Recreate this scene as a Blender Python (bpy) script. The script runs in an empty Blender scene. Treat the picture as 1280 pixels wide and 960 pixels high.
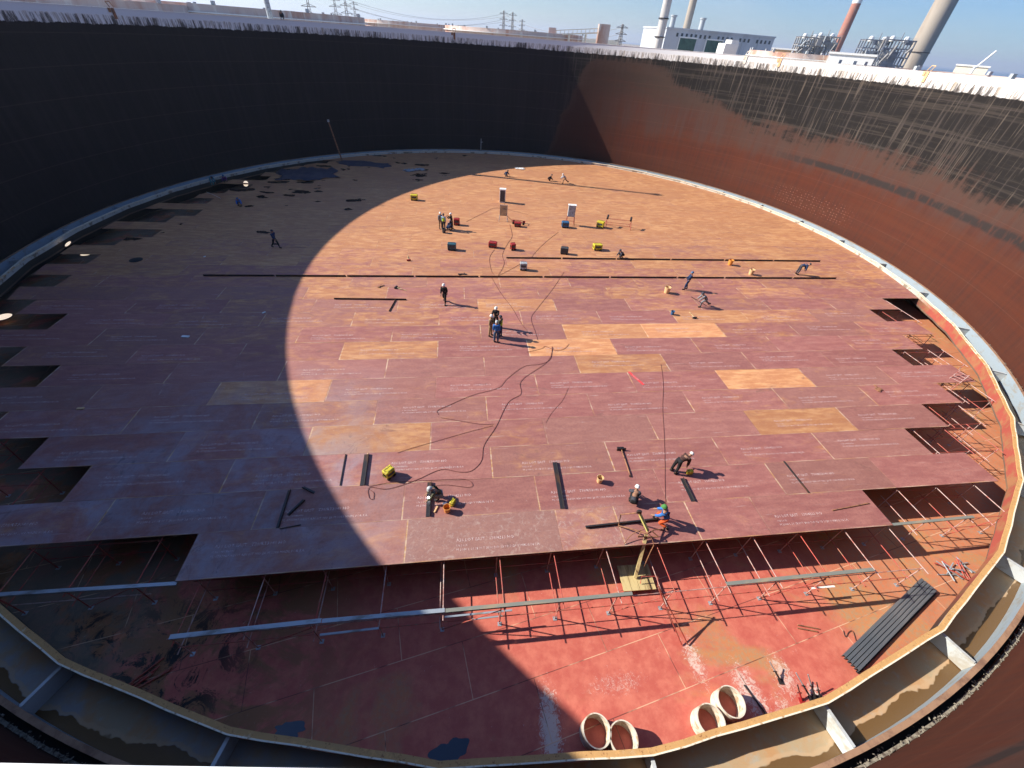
import bpy, bmesh, math, random
from mathutils import Vector, Matrix
random.seed(7)
rad = math.radians
SC = bpy.context.scene
COL = SC.collection

# ------------------------------------------------------------------ camera, sun, sky, exposure
CAM_R = Vector((0.99696639, 0.05081481, 0.05895658))
CAM_U = Vector((-0.0778333, 0.65088664, 0.75517452))
CAM_F = Vector((0.0, 0.7574724, -0.65286719))
FOC, CAMZ = 507.7, 17.0
cd = bpy.data.cameras.new('camera'); cam = bpy.data.objects.new('camera', cd); COL.objects.link(cam)
m = Matrix.Identity(4)
for i in range(3):
    m[i][0] = CAM_R[i]; m[i][1] = CAM_U[i]; m[i][2] = -CAM_F[i]
m[2][3] = CAMZ
cam.matrix_world = m
cd.sensor_width = 36; cd.lens = 36 * FOC / 1280; cd.clip_start = 0.05; cd.clip_end = 60000
SC.camera = cam
SUN_AZ, SUN_EL = rad(-6.5), rad(32.6)      # light travels towards +x, slightly -y
world = bpy.data.worlds.new('World'); SC.world = world; world.use_nodes = True
wt = world.node_tree; bg = wt.nodes['Background']
sky = wt.nodes.new('ShaderNodeTexSky'); sky.sky_type = 'NISHITA'; sky.sun_disc = False
sky.sun_elevation = SUN_EL; sky.sun_rotation = rad(276.5); sky.air_density = 1.0; sky.dust_density = 0.0; sky.ozone_density = 2.0; sky.altitude = 0
tint = wt.nodes.new('ShaderNodeMix'); tint.data_type = 'RGBA'; tint.blend_type = 'MULTIPLY'; tint.inputs[0].default_value = 1.0
wt.links.new(sky.outputs[0], tint.inputs[6])
tcw = wt.nodes.new('ShaderNodeTexCoord'); mpw = wt.nodes.new('ShaderNodeMapping'); mpw.inputs['Scale'].default_value = (2.0, 2.0, 9.0); wt.links.new(tcw.outputs['Generated'], mpw.inputs[0])
cn = wt.nodes.new('ShaderNodeTexNoise'); cn.inputs['Scale'].default_value = 2.2; cn.inputs['Detail'].default_value = 5; cn.inputs['Roughness'].default_value = 0.6; wt.links.new(mpw.outputs[0], cn.inputs['Vector'])
cr = wt.nodes.new('ShaderNodeMapRange'); cr.interpolation_type = 'SMOOTHSTEP'; cr.inputs['From Min'].default_value = 0.48; cr.inputs['From Max'].default_value = 0.75; cr.inputs['To Max'].default_value = 0.22; wt.links.new(cn.outputs['Fac'], cr.inputs['Value'])
cm = wt.nodes.new('ShaderNodeMix'); cm.data_type = 'RGBA'; wt.links.new(cr.outputs[0], cm.inputs[0]); wt.links.new(tint.outputs[2], cm.inputs[6]); cm.inputs[7].default_value = (6.2, 7.0, 7.8, 1)
hz = wt.nodes.new('ShaderNodeSeparateXYZ'); wt.links.new(tcw.outputs['Generated'], hz.inputs[0])
hr = wt.nodes.new('ShaderNodeMapRange'); hr.inputs['From Min'].default_value = 0.0; hr.inputs['From Max'].default_value = 0.35; hr.inputs['To Min'].default_value = 0.74; hr.inputs['To Max'].default_value = 1.15; wt.links.new(hz.outputs[2], hr.inputs['Value'])
hx = wt.nodes.new('ShaderNodeMapRange'); hx.inputs['From Min'].default_value = -0.3; hx.inputs['From Max'].default_value = 0.9; hx.inputs['To Min'].default_value = 1.0; hx.inputs['To Max'].default_value = 0.72; wt.links.new(hz.outputs[0], hx.inputs['Value'])
tx = wt.nodes.new('ShaderNodeMapRange'); tx.inputs['From Min'].default_value = 0.0; tx.inputs['From Max'].default_value = 0.7; wt.links.new(hz.outputs[0], tx.inputs['Value'])
tm_ = wt.nodes.new('ShaderNodeMix'); tm_.data_type = 'RGBA'; wt.links.new(tx.outputs[0], tm_.inputs[0]); tm_.inputs[6].default_value = (0.76, 0.89, 1.16, 1); tm_.inputs[7].default_value = (0.55, 0.80, 1.22, 1); wt.links.new(tm_.outputs[2], tint.inputs[7])
hm = wt.nodes.new('ShaderNodeMath'); hm.operation = 'MULTIPLY'; wt.links.new(hr.outputs[0], hm.inputs[0]); wt.links.new(hx.outputs[0], hm.inputs[1])
hv = wt.nodes.new('ShaderNodeVectorMath'); hv.operation = 'SCALE'; wt.links.new(cm.outputs[2], hv.inputs[0]); wt.links.new(hm.outputs[0], hv.inputs['Scale'])
wt.links.new(hv.outputs[0], bg.inputs[0]); bg.inputs[1].default_value = 0.085
sd = bpy.data.lights.new('sun', 'SUN'); sd.energy = 4.8; sd.angle = rad(0.5); sd.color = (1.0, 0.93, 0.83)
sun = bpy.data.objects.new('sun', sd); COL.objects.link(sun)
ldir = Vector((math.cos(SUN_AZ) * math.cos(SUN_EL), math.sin(SUN_AZ) * math.cos(SUN_EL), -math.sin(SUN_EL)))
sun.rotation_euler = ldir.to_track_quat('-Z', 'Y').to_euler(); sun.location = (-60, 40, 60)
SC.view_settings.view_transform = 'Standard'; SC.view_settings.look = 'None'
SC.view_settings.exposure = 0.9; SC.view_settings.gamma = 1.0
SC.render.engine = 'CYCLES'
try:
    SC.cycles.max_bounces = 6; SC.cycles.diffuse_bounces = 3; SC.cycles.volume_bounces = 0
except Exception: pass

# ------------------------------------------------------------------ helpers
def ray(px, py):
    return CAM_F + CAM_R * ((px - 640) / FOC) - CAM_U * ((py - 480) / FOC)
def G(px, py, z=0.0):                      # the place on the level z that the photograph shows there
    d = ray(px, py); return d * ((z - CAMZ) / d.z) + Vector((0, 0, CAMZ))
def W(px, py, D):                          # the place at horizontal distance D in that direction
    d = ray(px, py); return d * (D / math.hypot(d.x, d.y)) + Vector((0, 0, CAMZ))
CX, CY, RS = -2.19, 42.99, 43.05
TOP = 16.5; BOT = -1.9
TH = rad(9.17)
E1 = Vector((math.cos(TH), math.sin(TH), 0)); E2 = Vector((-math.sin(TH), math.cos(TH), 0))
def D2W(u, v, z=0.0): return E1 * u + E2 * v + Vector((0, 0, z))
def uv_of(p): return p.x * E1.x + p.y * E1.y, p.x * E2.x + p.y * E2.y

def tag(o, label=None, cat=None, group=None, kind=None):
    if label: o['label'] = label
    if cat: o['category'] = cat
    if group: o['group'] = group
    if kind: o['kind'] = kind
    return o
def empty(name, loc=(0, 0, 0), rz=0.0, label=None, cat=None, group=None, kind=None):
    o = bpy.data.objects.new(name, None); COL.objects.link(o); o.location = loc; o.rotation_euler = (0, 0, rz)
    o.empty_display_size = 0.1
    return tag(o, label, cat, group, kind)

class MB:
    def __init__(s): s.v = []; s.f = []; s.mi = []; s.m = 0; s.sm = []
    def add(s, vs, fs, smooth=False):
        b = len(s.v); s.v += [tuple(x) for x in vs]
        for f in fs: s.f.append([b + i for i in f]); s.mi.append(s.m); s.sm.append(smooth)
        return s
    def box(s, c, size, M=None, bev=0.0):
        cx, cy, cz = c; a, b, h = size[0] / 2, size[1] / 2, size[2] / 2
        if bev > 0:
            bm = bmesh.new(); bmesh.ops.create_cube(bm, size=1)
            for v in bm.verts: v.co = Vector((v.co.x * size[0], v.co.y * size[1], v.co.z * size[2]))
            bmesh.ops.bevel(bm, geom=list(bm.edges), offset=bev, segments=2, affect='EDGES', profile=0.5)
            bm.verts.index_update()
            vs = [v.co.copy() for v in bm.verts]; fs = [[v.index for v in f.verts] for f in bm.faces]; bm.free()
        else:
            vs = [Vector((x, y, z)) for x in (-a, a) for y in (-b, b) for z in (-h, h)]
            fs = [(0, 1, 3, 2), (4, 6, 7, 5), (0, 4, 5, 1), (2, 3, 7, 6), (0, 2, 6, 4), (1, 5, 7, 3)]
        if M is not None: vs = [M @ v for v in vs]
        return s.add([v + Vector(c) for v in vs], fs)
    def tube(s, p0, p1, r, r1=None, n=8, cap=True):
        p0 = Vector(p0); p1 = Vector(p1); r1 = r if r1 is None else r1
        d = (p1 - p0)
        if d.length < 1e-6: return s
        q = d.to_track_quat('Z', 'Y')
        vs = []
        for P, rr in ((p0, r), (p1, r1)):
            for i in range(n):
                a = 2 * math.pi * i / n; vs.append(P + q @ Vector((rr * math.cos(a), rr * math.sin(a), 0)))
        fs = [(i, (i + 1) % n, n + (i + 1) % n, n + i) for i in range(n)]
        s.add(vs, fs, True)
        if cap: s.add(vs[:n], [list(range(n))[::-1]]); s.add(vs[n:], [list(range(n))])
        return s
    def bar(s, p0, p1, w, h, up=(0, 0, 1)):      # rectangular section from p0 to p1
        p0 = Vector(p0); p1 = Vector(p1); d = (p1 - p0).normalized(); upv = Vector(up)
        if abs(d.dot(upv)) > 0.98: upv = Vector((1, 0, 0))
        sx = d.cross(upv).normalized(); sy = sx.cross(d).normalized()
        vs = []
        for P in (p0, p1):
            for a, b in ((-1, -1), (1, -1), (1, 1), (-1, 1)): vs.append(P + sx * (a * w / 2) + sy * (b * h / 2))
        return s.add(vs, [(3, 2, 1, 0), (4, 5, 6, 7), (0, 1, 5, 4), (1, 2, 6, 5), (2, 3, 7, 6), (3, 0, 4, 7)])
    def path(s, pts, r, n=6):
        pts = [Vector(p) for p in pts]; rings = []; up = Vector((0, 0, 1))
        for i, P in enumerate(pts):
            d = (pts[min(i + 1, len(pts) - 1)] - pts[max(i - 1, 0)])
            d = d.normalized() if d.length > 1e-7 else Vector((1, 0, 0))
            if abs(d.dot(up)) > 0.95: a1 = d.cross(Vector((1, 0, 0))).normalized()
            else: a1 = d.cross(up).normalized()
            a2 = a1.cross(d)
            rings.append([P + a1 * (r * math.cos(2 * math.pi * k / n)) + a2 * (r * math.sin(2 * math.pi * k / n)) for k in range(n)])
        vs = [v for rg in rings for v in rg]; fs = []
        for i in range(len(pts) - 1):
            for k in range(n): fs.append((i * n + k, i * n + (k + 1) % n, (i + 1) * n + (k + 1) % n, (i + 1) * n + k))
        return s.add(vs, fs, True)
    def lathe(s, prof, n=24, c=(0, 0, 0), closed=False):
        c = Vector(c); vs = []
        for r, z in prof:
            for i in range(n):
                a = 2 * math.pi * i / n; vs.append(c + Vector((r * math.cos(a), r * math.sin(a), z)))
        fs = []; K = len(prof)
        for j in range(K if closed else K - 1):
            j2 = (j + 1) % K
            for i in range(n): fs.append((j * n + i, j * n + (i + 1) % n, j2 * n + (i + 1) % n, j2 * n + i))
        return s.add(vs, fs, True)
    def prism(s, poly, z0, z1):
        n = len(poly); vs = [(x, y, z0) for x, y in poly] + [(x, y, z1) for x, y in poly]
        fs = [list(range(n))[::-1], list(range(n, 2 * n))] + [(i, (i + 1) % n, n + (i + 1) % n, n + i) for i in range(n)]
        return s.add(vs, fs)
    def build(s, name, mats, parent=None, loc=None, rz=None, **kw):
        me = bpy.data.meshes.new(name); me.from_pydata(s.v, [], s.f); me.update()
        if not isinstance(mats, (list, tuple)): mats = [mats]
        for mm in mats: me.materials.append(mm)
        if s.f:
            me.polygons.foreach_set('material_index', s.mi); me.polygons.foreach_set('use_smooth', s.sm)
        if any(s.sm):
            try: me.set_sharp_from_angle(angle=rad(40))
            except Exception: pass
        o = bpy.data.objects.new(name, me); COL.objects.link(o)
        if parent is not None: o.parent = parent
        if loc is not None: o.location = loc
        if rz is not None: o.rotation_euler = (0, 0, rz)
        tag(o, **kw); return o
def kids(o): return list(o.children)
def copy_tree(o, parent=None):
    c = o.copy(); COL.objects.link(c)
    if parent is not None: c.parent = parent
    for ch in kids(o): copy_tree(ch, c)
    return c

# ------------------------------------------------------------------ materials
class NT:
    def __init__(s, name):
        s.mat = bpy.data.materials.new(name); s.mat.use_nodes = True; s.t = s.mat.node_tree
        s.b = s.t.nodes['Principled BSDF']; s.tc = s.t.nodes.new('ShaderNodeTexCoord')
    def link(s, a, b): s.t.links.new(a, b)
    def inp(s, sock, v):
        if hasattr(v, 'links') or isinstance(v, bpy.types.NodeSocket): s.link(v, sock)
        elif isinstance(v, (tuple, list)) and sock.type == 'RGBA' and len(v) == 3: sock.default_value = (*v, 1)
        elif sock.type == 'RGBA' and isinstance(v, (int, float)): sock.default_value = (v, v, v, 1)
        else: sock.default_value = v
    def mapv(s, vec, scale=(1, 1, 1), loc=(0, 0, 0), rot=(0, 0, 0)):
        n = s.t.nodes.new('ShaderNodeMapping'); s.link(vec, n.inputs[0]); n.inputs['Scale'].default_value = scale
        n.inputs['Location'].default_value = loc; n.inputs['Rotation'].default_value = rot; return n.outputs[0]
    def noise(s, vec, scale=1, detail=3, rough=0.55, dist=0.0):
        n = s.t.nodes.new('ShaderNodeTexNoise'); s.link(vec, n.inputs['Vector']); n.inputs['Scale'].default_value = scale
        n.inputs['Detail'].default_value = detail; n.inputs['Roughness'].default_value = rough
        n.inputs['Distortion'].default_value = dist; return n.outputs['Fac']
    def voro(s, vec, scale=1, feature='F1', rand=1.0, out='Distance'):
        n = s.t.nodes.new('ShaderNodeTexVoronoi'); n.feature = feature; s.link(vec, n.inputs['Vector'])
        n.inputs['Scale'].default_value = scale; n.inputs['Randomness'].default_value = rand; return n.outputs[out]
    def ramp(s, fac, a, b, lo=0.0, hi=1.0):     # smooth step a..b -> lo..hi
        n = s.t.nodes.new('ShaderNodeMapRange'); n.interpolation_type = 'SMOOTHSTEP'; s.inp(n.inputs['Value'], fac)
        n.inputs['From Min'].default_value = a; n.inputs['From Max'].default_value = b
        n.inputs['To Min'].default_value = lo; n.inputs['To Max'].default_value = hi; return n.outputs[0]
    def math(s, op, a, b=0.0, clamp=False):
        n = s.t.nodes.new('ShaderNodeMath'); n.operation = op; n.use_clamp = clamp
        s.inp(n.inputs[0], a); s.inp(n.inputs[1], b); return n.outputs[0]
    def mix(s, fac, a, b, blend='MIX'):
        n = s.t.nodes.new('ShaderNodeMix'); n.data_type = 'RGBA'; n.blend_type = blend
        s.inp(n.inputs['Factor'], fac); s.inp(n.inputs[6], a); s.inp(n.inputs[7], b); return n.outputs[2]
    def sep(s, vec):
        n = s.t.nodes.new('ShaderNodeSeparateXYZ'); s.link(vec, n.inputs[0]); return n.outputs
    def attr(s, name):
        n = s.t.nodes.new('ShaderNodeAttribute'); n.attribute_name = name; return n
    def uvm(s, name):
        n = s.t.nodes.new('ShaderNodeUVMap'); n.uv_map = name; return n.outputs[0]
    def bump(s, h, dist=0.01, strength=0.5):
        n = s.t.nodes.new('ShaderNodeBump'); n.inputs['Strength'].default_value = strength
        n.inputs['Distance'].default_value = dist; s.link(h, n.inputs['Height']); s.link(n.outputs[0], s.b.inputs['Normal'])
    def out(s, col, rough=0.7, metal=0.0, spec=0.4):
        s.inp(s.b.inputs['Base Color'], col); s.inp(s.b.inputs['Roughness'], rough); s.inp(s.b.inputs['Metallic'], metal)
        s.b.inputs['Specular IOR Level'].default_value = spec; return s.mat
def dirty(name, c1, c2, scale=4.0, rough=0.6, metal=0.0, amt=0.5, stretch=(1, 1, 1), bump=0.0, c3=None, spec=0.4):
    t = NT(name); v = t.mapv(t.tc.outputs['Object'], stretch)
    n = t.noise(v, scale, 5, 0.65, 0.3); f = t.ramp(n, 0.62 - amt * 0.35, 0.72 - amt * 0.1)
    col = t.mix(f, c1, c2)
    if c3: col = t.mix(t.ramp(t.noise(v, scale * 3.1, 3), 0.56, 0.66), col, c3)
    if bump: t.bump(t.noise(v, scale * 4, 3), bump, 0.6)
    r = t.ramp(n, 0.3, 0.8, rough - 0.1, min(1, rough + 0.15))
    return t.out(col, r, metal, spec)
M = {}
M['yellow'] = dirty('yellow_paint', (0.62, 0.52, 0.03), (0.30, 0.22, 0.05), 6, 0.5, amt=0.45)
M['red'] = dirty('red_paint', (0.34, 0.02, 0.02), (0.13, 0.03, 0.02), 6, 0.5, amt=0.4)
M['teal'] = dirty('teal_paint', (0.03, 0.10, 0.13), (0.05, 0.05, 0.05), 6, 0.5, amt=0.4)
M['blue'] = dirty('blue_paint', (0.03, 0.12, 0.25), (0.06, 0.07, 0.09), 6, 0.5, amt=0.3)
M['grey'] = dirty('grey_paint', (0.42, 0.45, 0.46), (0.20, 0.19, 0.17), 5, 0.5, amt=0.4)
M['darkgrey'] = dirty('dark_grey_metal', (0.05, 0.055, 0.06), (0.09, 0.06, 0.045), 5, 0.55, amt=0.4)
M['black'] = dirty('black_rubber', (0.012, 0.012, 0.013), (0.03, 0.027, 0.024), 8, 0.7, amt=0.3)
M['steel'] = dirty('dark_mill_steel', (0.030, 0.028, 0.030), (0.075, 0.038, 0.022), 3, 0.5, 0.2, amt=0.4, stretch=(0.3, 1, 1))
M['galv'] = dirty('galvanised_steel', (0.36, 0.40, 0.43), (0.22, 0.22, 0.20), 3, 0.45, 0.3, amt=0.4, stretch=(0.4, 1, 1), spec=0.5)
M['board'] = dirty('grey_green_board', (0.20, 0.21, 0.18), (0.30, 0.25, 0.17), 3, 0.7, amt=0.4, stretch=(0.3, 1, 1))
M['redtube'] = dirty('red_scaffold_paint', (0.42, 0.07, 0.05), (0.30, 0.16, 0.10), 5, 0.55, amt=0.5)
M['tube'] = dirty('pale_scaffold_tube', (0.46, 0.33, 0.29), (0.38, 0.11, 0.08), 3, 0.5, amt=0.55)
M['white'] = dirty('white_paint', (0.80, 0.80, 0.76), (0.45, 0.38, 0.30), 5, 0.5, amt=0.25)
M['cream'] = dirty('cream_paint', (0.80, 0.74, 0.58), (0.45, 0.30, 0.16), 5, 0.5, amt=0.25)
M['orange'] = dirty('orange_plastic', (0.70, 0.28, 0.05), (0.40, 0.22, 0.08), 6, 0.5, amt=0.3)
M['tan'] = dirty('tan_bucket', (0.70, 0.45, 0.22), (0.40, 0.26, 0.14), 6, 0.6, amt=0.3)
M['wood'] = dirty('weathered_board', (0.58, 0.46, 0.22), (0.32, 0.22, 0.10), 3, 0.75, amt=0.5, stretch=(1, 0.15, 1))
M['pale_yellow'] = dirty('faded_yellow_paint', (0.60, 0.56, 0.18), (0.42, 0.24, 0.09), 4, 0.6, amt=0.45)
M['rusty'] = dirty('rusty_tube', (0.30, 0.14, 0.07), (0.12, 0.055, 0.035), 5, 0.75, amt=0.5)
M['cable'] = dirty('cable_rubber', (0.17, 0.05, 0.04), (0.22, 0.09, 0.06), 3, 0.6, amt=0.4)
M['skin'] = dirty('skin', (0.30, 0.16, 0.10), (0.24, 0.12, 0.075), 9, 0.55, amt=0.3)
M['glass'] = NT('dark_window').out((0.03, 0.04, 0.05), 0.15, 0, 0.6)
def cloth(name, c): return dirty(name, c, tuple(x * 0.6 for x in c), 7, 0.85, amt=0.45, spec=0.2)
CL = {k: cloth('cloth_' + k, c) for k, c in dict(black=(0.018, 0.018, 0.02), navy=(0.02, 0.04, 0.10), blue=(0.04, 0.16, 0.45),
      denim=(0.06, 0.11, 0.20), grey=(0.22, 0.22, 0.23), darkgrey=(0.06, 0.06, 0.075), tan=(0.34, 0.22, 0.12), hivis=(0.50, 0.75, 0.05),
      white=(0.62, 0.62, 0.60), orange=(0.60, 0.10, 0.03), olive=(0.10, 0.10, 0.065), brown=(0.07, 0.035, 0.03), lightblue=(0.25, 0.38, 0.52),
      purple=(0.12, 0.03, 0.16), turquoise=(0.03, 0.24, 0.30), green=(0.07, 0.22, 0.06)).items()}

def shell_material():
    t = NT('tank_shell_coating'); uv = t.uvm('wall'); x, z, _ = t.sep(uv)
    st = t.noise(t.mapv(uv, (2.2, 0.07, 1)), 1.0, 4, 0.6)                    # fine vertical streaks
    st2 = t.noise(t.mapv(uv, (0.55, 0.05, 1)), 1.0, 3, 0.6)
    blot = t.noise(t.mapv(uv, (0.12, 0.35, 1)), 1.0, 4, 0.65)
    hb = t.noise(t.mapv(uv, (0.025, 1.1, 1)), 1.0, 3, 0.6)
    rust = t.mix(t.ramp(st, 0.38, 0.68, 0, 0.75), (0.080, 0.025, 0.015), (0.058, 0.023, 0.017))
    rust = t.mix(t.ramp(t.noise(t.mapv(uv, (0.05, 0.9, 1)), 1.0, 5, 0.7), 0.45, 0.62, 0, 0.45), rust, (0.088, 0.033, 0.019))
    rust = t.mix(t.ramp(hb, 0.44, 0.70, 0, 0.45), rust, (0.098, 0.027, 0.014))
    rust = t.mix(t.ramp(t.math('MULTIPLY', t.math('ADD', t.math('MULTIPLY', st2, 0.4), t.math('MULTIPLY', t.noise(t.mapv(uv, (1.4, 0.10, 1)), 1.0, 5, 0.7), 0.6)), t.ramp(z, 1.0, 7.5)), 0.32, 0.60, 0, 0.8), rust, (0.068, 0.039, 0.032))
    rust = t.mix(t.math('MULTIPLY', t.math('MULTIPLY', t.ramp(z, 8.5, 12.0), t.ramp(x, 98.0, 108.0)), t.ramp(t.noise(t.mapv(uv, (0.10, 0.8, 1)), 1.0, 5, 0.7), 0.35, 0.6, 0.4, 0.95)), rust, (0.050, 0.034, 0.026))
    course = t.math('ABSOLUTE', t.math('SUBTRACT', t.math('FRACT', t.math('DIVIDE', z, 2.42)), 0.5))
    rust = t.mix(t.ramp(course, 0.485, 0.498, 0, 0.35), rust, (0.13, 0.06, 0.04))
    vj = t.math('ABSOLUTE', t.math('SUBTRACT', t.math('FRACT', t.math('ADD', t.math('DIVIDE', x, 9.1), t.math('MULTIPLY', t.math('FLOOR', t.math('ADD', t.math('DIVIDE', z, 2.42), 0.5)), 0.37))), 0.5))
    rust = t.mix(t.ramp(vj, 0.4955, 0.499, 0, 0.3), rust, (0.13, 0.06, 0.04))
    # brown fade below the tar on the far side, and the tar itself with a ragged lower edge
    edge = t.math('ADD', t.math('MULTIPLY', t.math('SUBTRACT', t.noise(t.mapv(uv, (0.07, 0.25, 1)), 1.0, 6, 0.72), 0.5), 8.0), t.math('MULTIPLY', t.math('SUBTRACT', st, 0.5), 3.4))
    # u runs 0 at -90 deg; the dark tone reaches down to the floor on the west side
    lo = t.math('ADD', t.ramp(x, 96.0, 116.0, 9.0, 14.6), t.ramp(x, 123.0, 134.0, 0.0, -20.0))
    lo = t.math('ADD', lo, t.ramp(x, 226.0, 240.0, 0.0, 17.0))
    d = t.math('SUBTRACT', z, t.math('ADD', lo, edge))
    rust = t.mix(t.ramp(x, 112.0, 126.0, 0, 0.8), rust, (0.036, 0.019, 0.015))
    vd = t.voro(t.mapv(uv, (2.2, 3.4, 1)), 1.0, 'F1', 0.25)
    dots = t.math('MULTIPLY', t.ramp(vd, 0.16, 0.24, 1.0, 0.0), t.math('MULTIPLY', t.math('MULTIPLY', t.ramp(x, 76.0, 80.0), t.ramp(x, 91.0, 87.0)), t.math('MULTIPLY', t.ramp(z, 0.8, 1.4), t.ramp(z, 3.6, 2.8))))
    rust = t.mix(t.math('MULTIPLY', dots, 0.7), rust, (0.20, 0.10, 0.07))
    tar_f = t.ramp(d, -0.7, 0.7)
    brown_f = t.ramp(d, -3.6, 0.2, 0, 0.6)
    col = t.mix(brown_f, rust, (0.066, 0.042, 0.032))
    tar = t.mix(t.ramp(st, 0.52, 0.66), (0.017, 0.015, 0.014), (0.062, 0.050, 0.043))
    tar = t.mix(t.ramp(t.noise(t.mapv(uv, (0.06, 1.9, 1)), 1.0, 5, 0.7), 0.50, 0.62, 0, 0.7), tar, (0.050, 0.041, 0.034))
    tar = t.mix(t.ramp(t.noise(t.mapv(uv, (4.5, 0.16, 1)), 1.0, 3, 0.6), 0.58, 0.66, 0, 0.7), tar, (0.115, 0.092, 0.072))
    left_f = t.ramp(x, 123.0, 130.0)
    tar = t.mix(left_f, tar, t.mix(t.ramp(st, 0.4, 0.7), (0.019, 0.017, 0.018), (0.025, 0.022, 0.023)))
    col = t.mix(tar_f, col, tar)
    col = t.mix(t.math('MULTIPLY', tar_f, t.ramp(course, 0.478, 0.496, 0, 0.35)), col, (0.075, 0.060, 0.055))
    # thin greasy line at 6.7 m
    ln = t.math('ABSOLUTE', t.math('SUBTRACT', z, t.math('ADD', 6.55, t.math('MULTIPLY', t.math('SUBTRACT', blot, 0.5), 0.8))))
    gl = t.math('MULTIPLY', t.ramp(ln, 0.22, 0.5, 1.0, 0.0), t.math('MULTIPLY', t.ramp(t.noise(t.mapv(uv, (1.6, 0.5, 1)), 1.0, 4), 0.36, 0.5), t.ramp(x, 96.0, 84.0)))
    col = t.mix(t.math('MULTIPLY', gl, 0.85), col, (0.026, 0.024, 0.023))
    # white washed top with black drips
    wn = t.noise(t.mapv(uv, (1.6, 0.22, 1)), 1.0, 4, 0.75)
    wl = t.math('ADD', 15.25, t.math('MULTIPLY', t.math('SUBTRACT', wn, 0.5), 0.5))
    wh = t.ramp(t.math('SUBTRACT', z, wl), -0.04, 0.04)
    white = t.mix(t.ramp(t.noise(t.mapv(uv, (3.0, 0.4, 1)), 1.0, 3), 0.45, 0.75), (0.72, 0.70, 0.66), (0.42, 0.36, 0.28))
    white = t.mix(t.ramp(z, 15.95, 16.0), white, (0.66, 0.66, 0.65))
    dn = t.noise(t.mapv(uv, (1.9, 0.28, 1)), 1.0, 6, 0.8); dz_ = t.ramp(z, 15.98, 15.85)
    white = t.mix(t.math('MULTIPLY', t.ramp(t.noise(t.mapv(uv, (7.0, 0.5, 1)), 1.0, 3, 0.7), 0.48, 0.60), t.math('MULTIPLY', dz_, 0.75)), white, (0.20, 0.15, 0.11))
    drip = t.math('MULTIPLY', t.ramp(t.math('ADD', dn, t.math('ADD', t.ramp(z, 15.2, 16.0, 0.03, -0.03), t.math('MULTIPLY', t.math('SUBTRACT', t.noise(t.mapv(uv, (0.35, 0.02, 1)), 1.0, 3, 0.7), 0.5), 0.35))), 0.49, 0.60), dz_)
    white = t.mix(t.math('MULTIPLY', drip, 0.88), white, (0.045, 0.038, 0.035))
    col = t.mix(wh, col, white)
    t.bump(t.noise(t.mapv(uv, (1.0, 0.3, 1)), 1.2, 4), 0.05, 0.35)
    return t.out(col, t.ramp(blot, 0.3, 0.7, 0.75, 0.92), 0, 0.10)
M['shell'] = shell_material()

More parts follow.
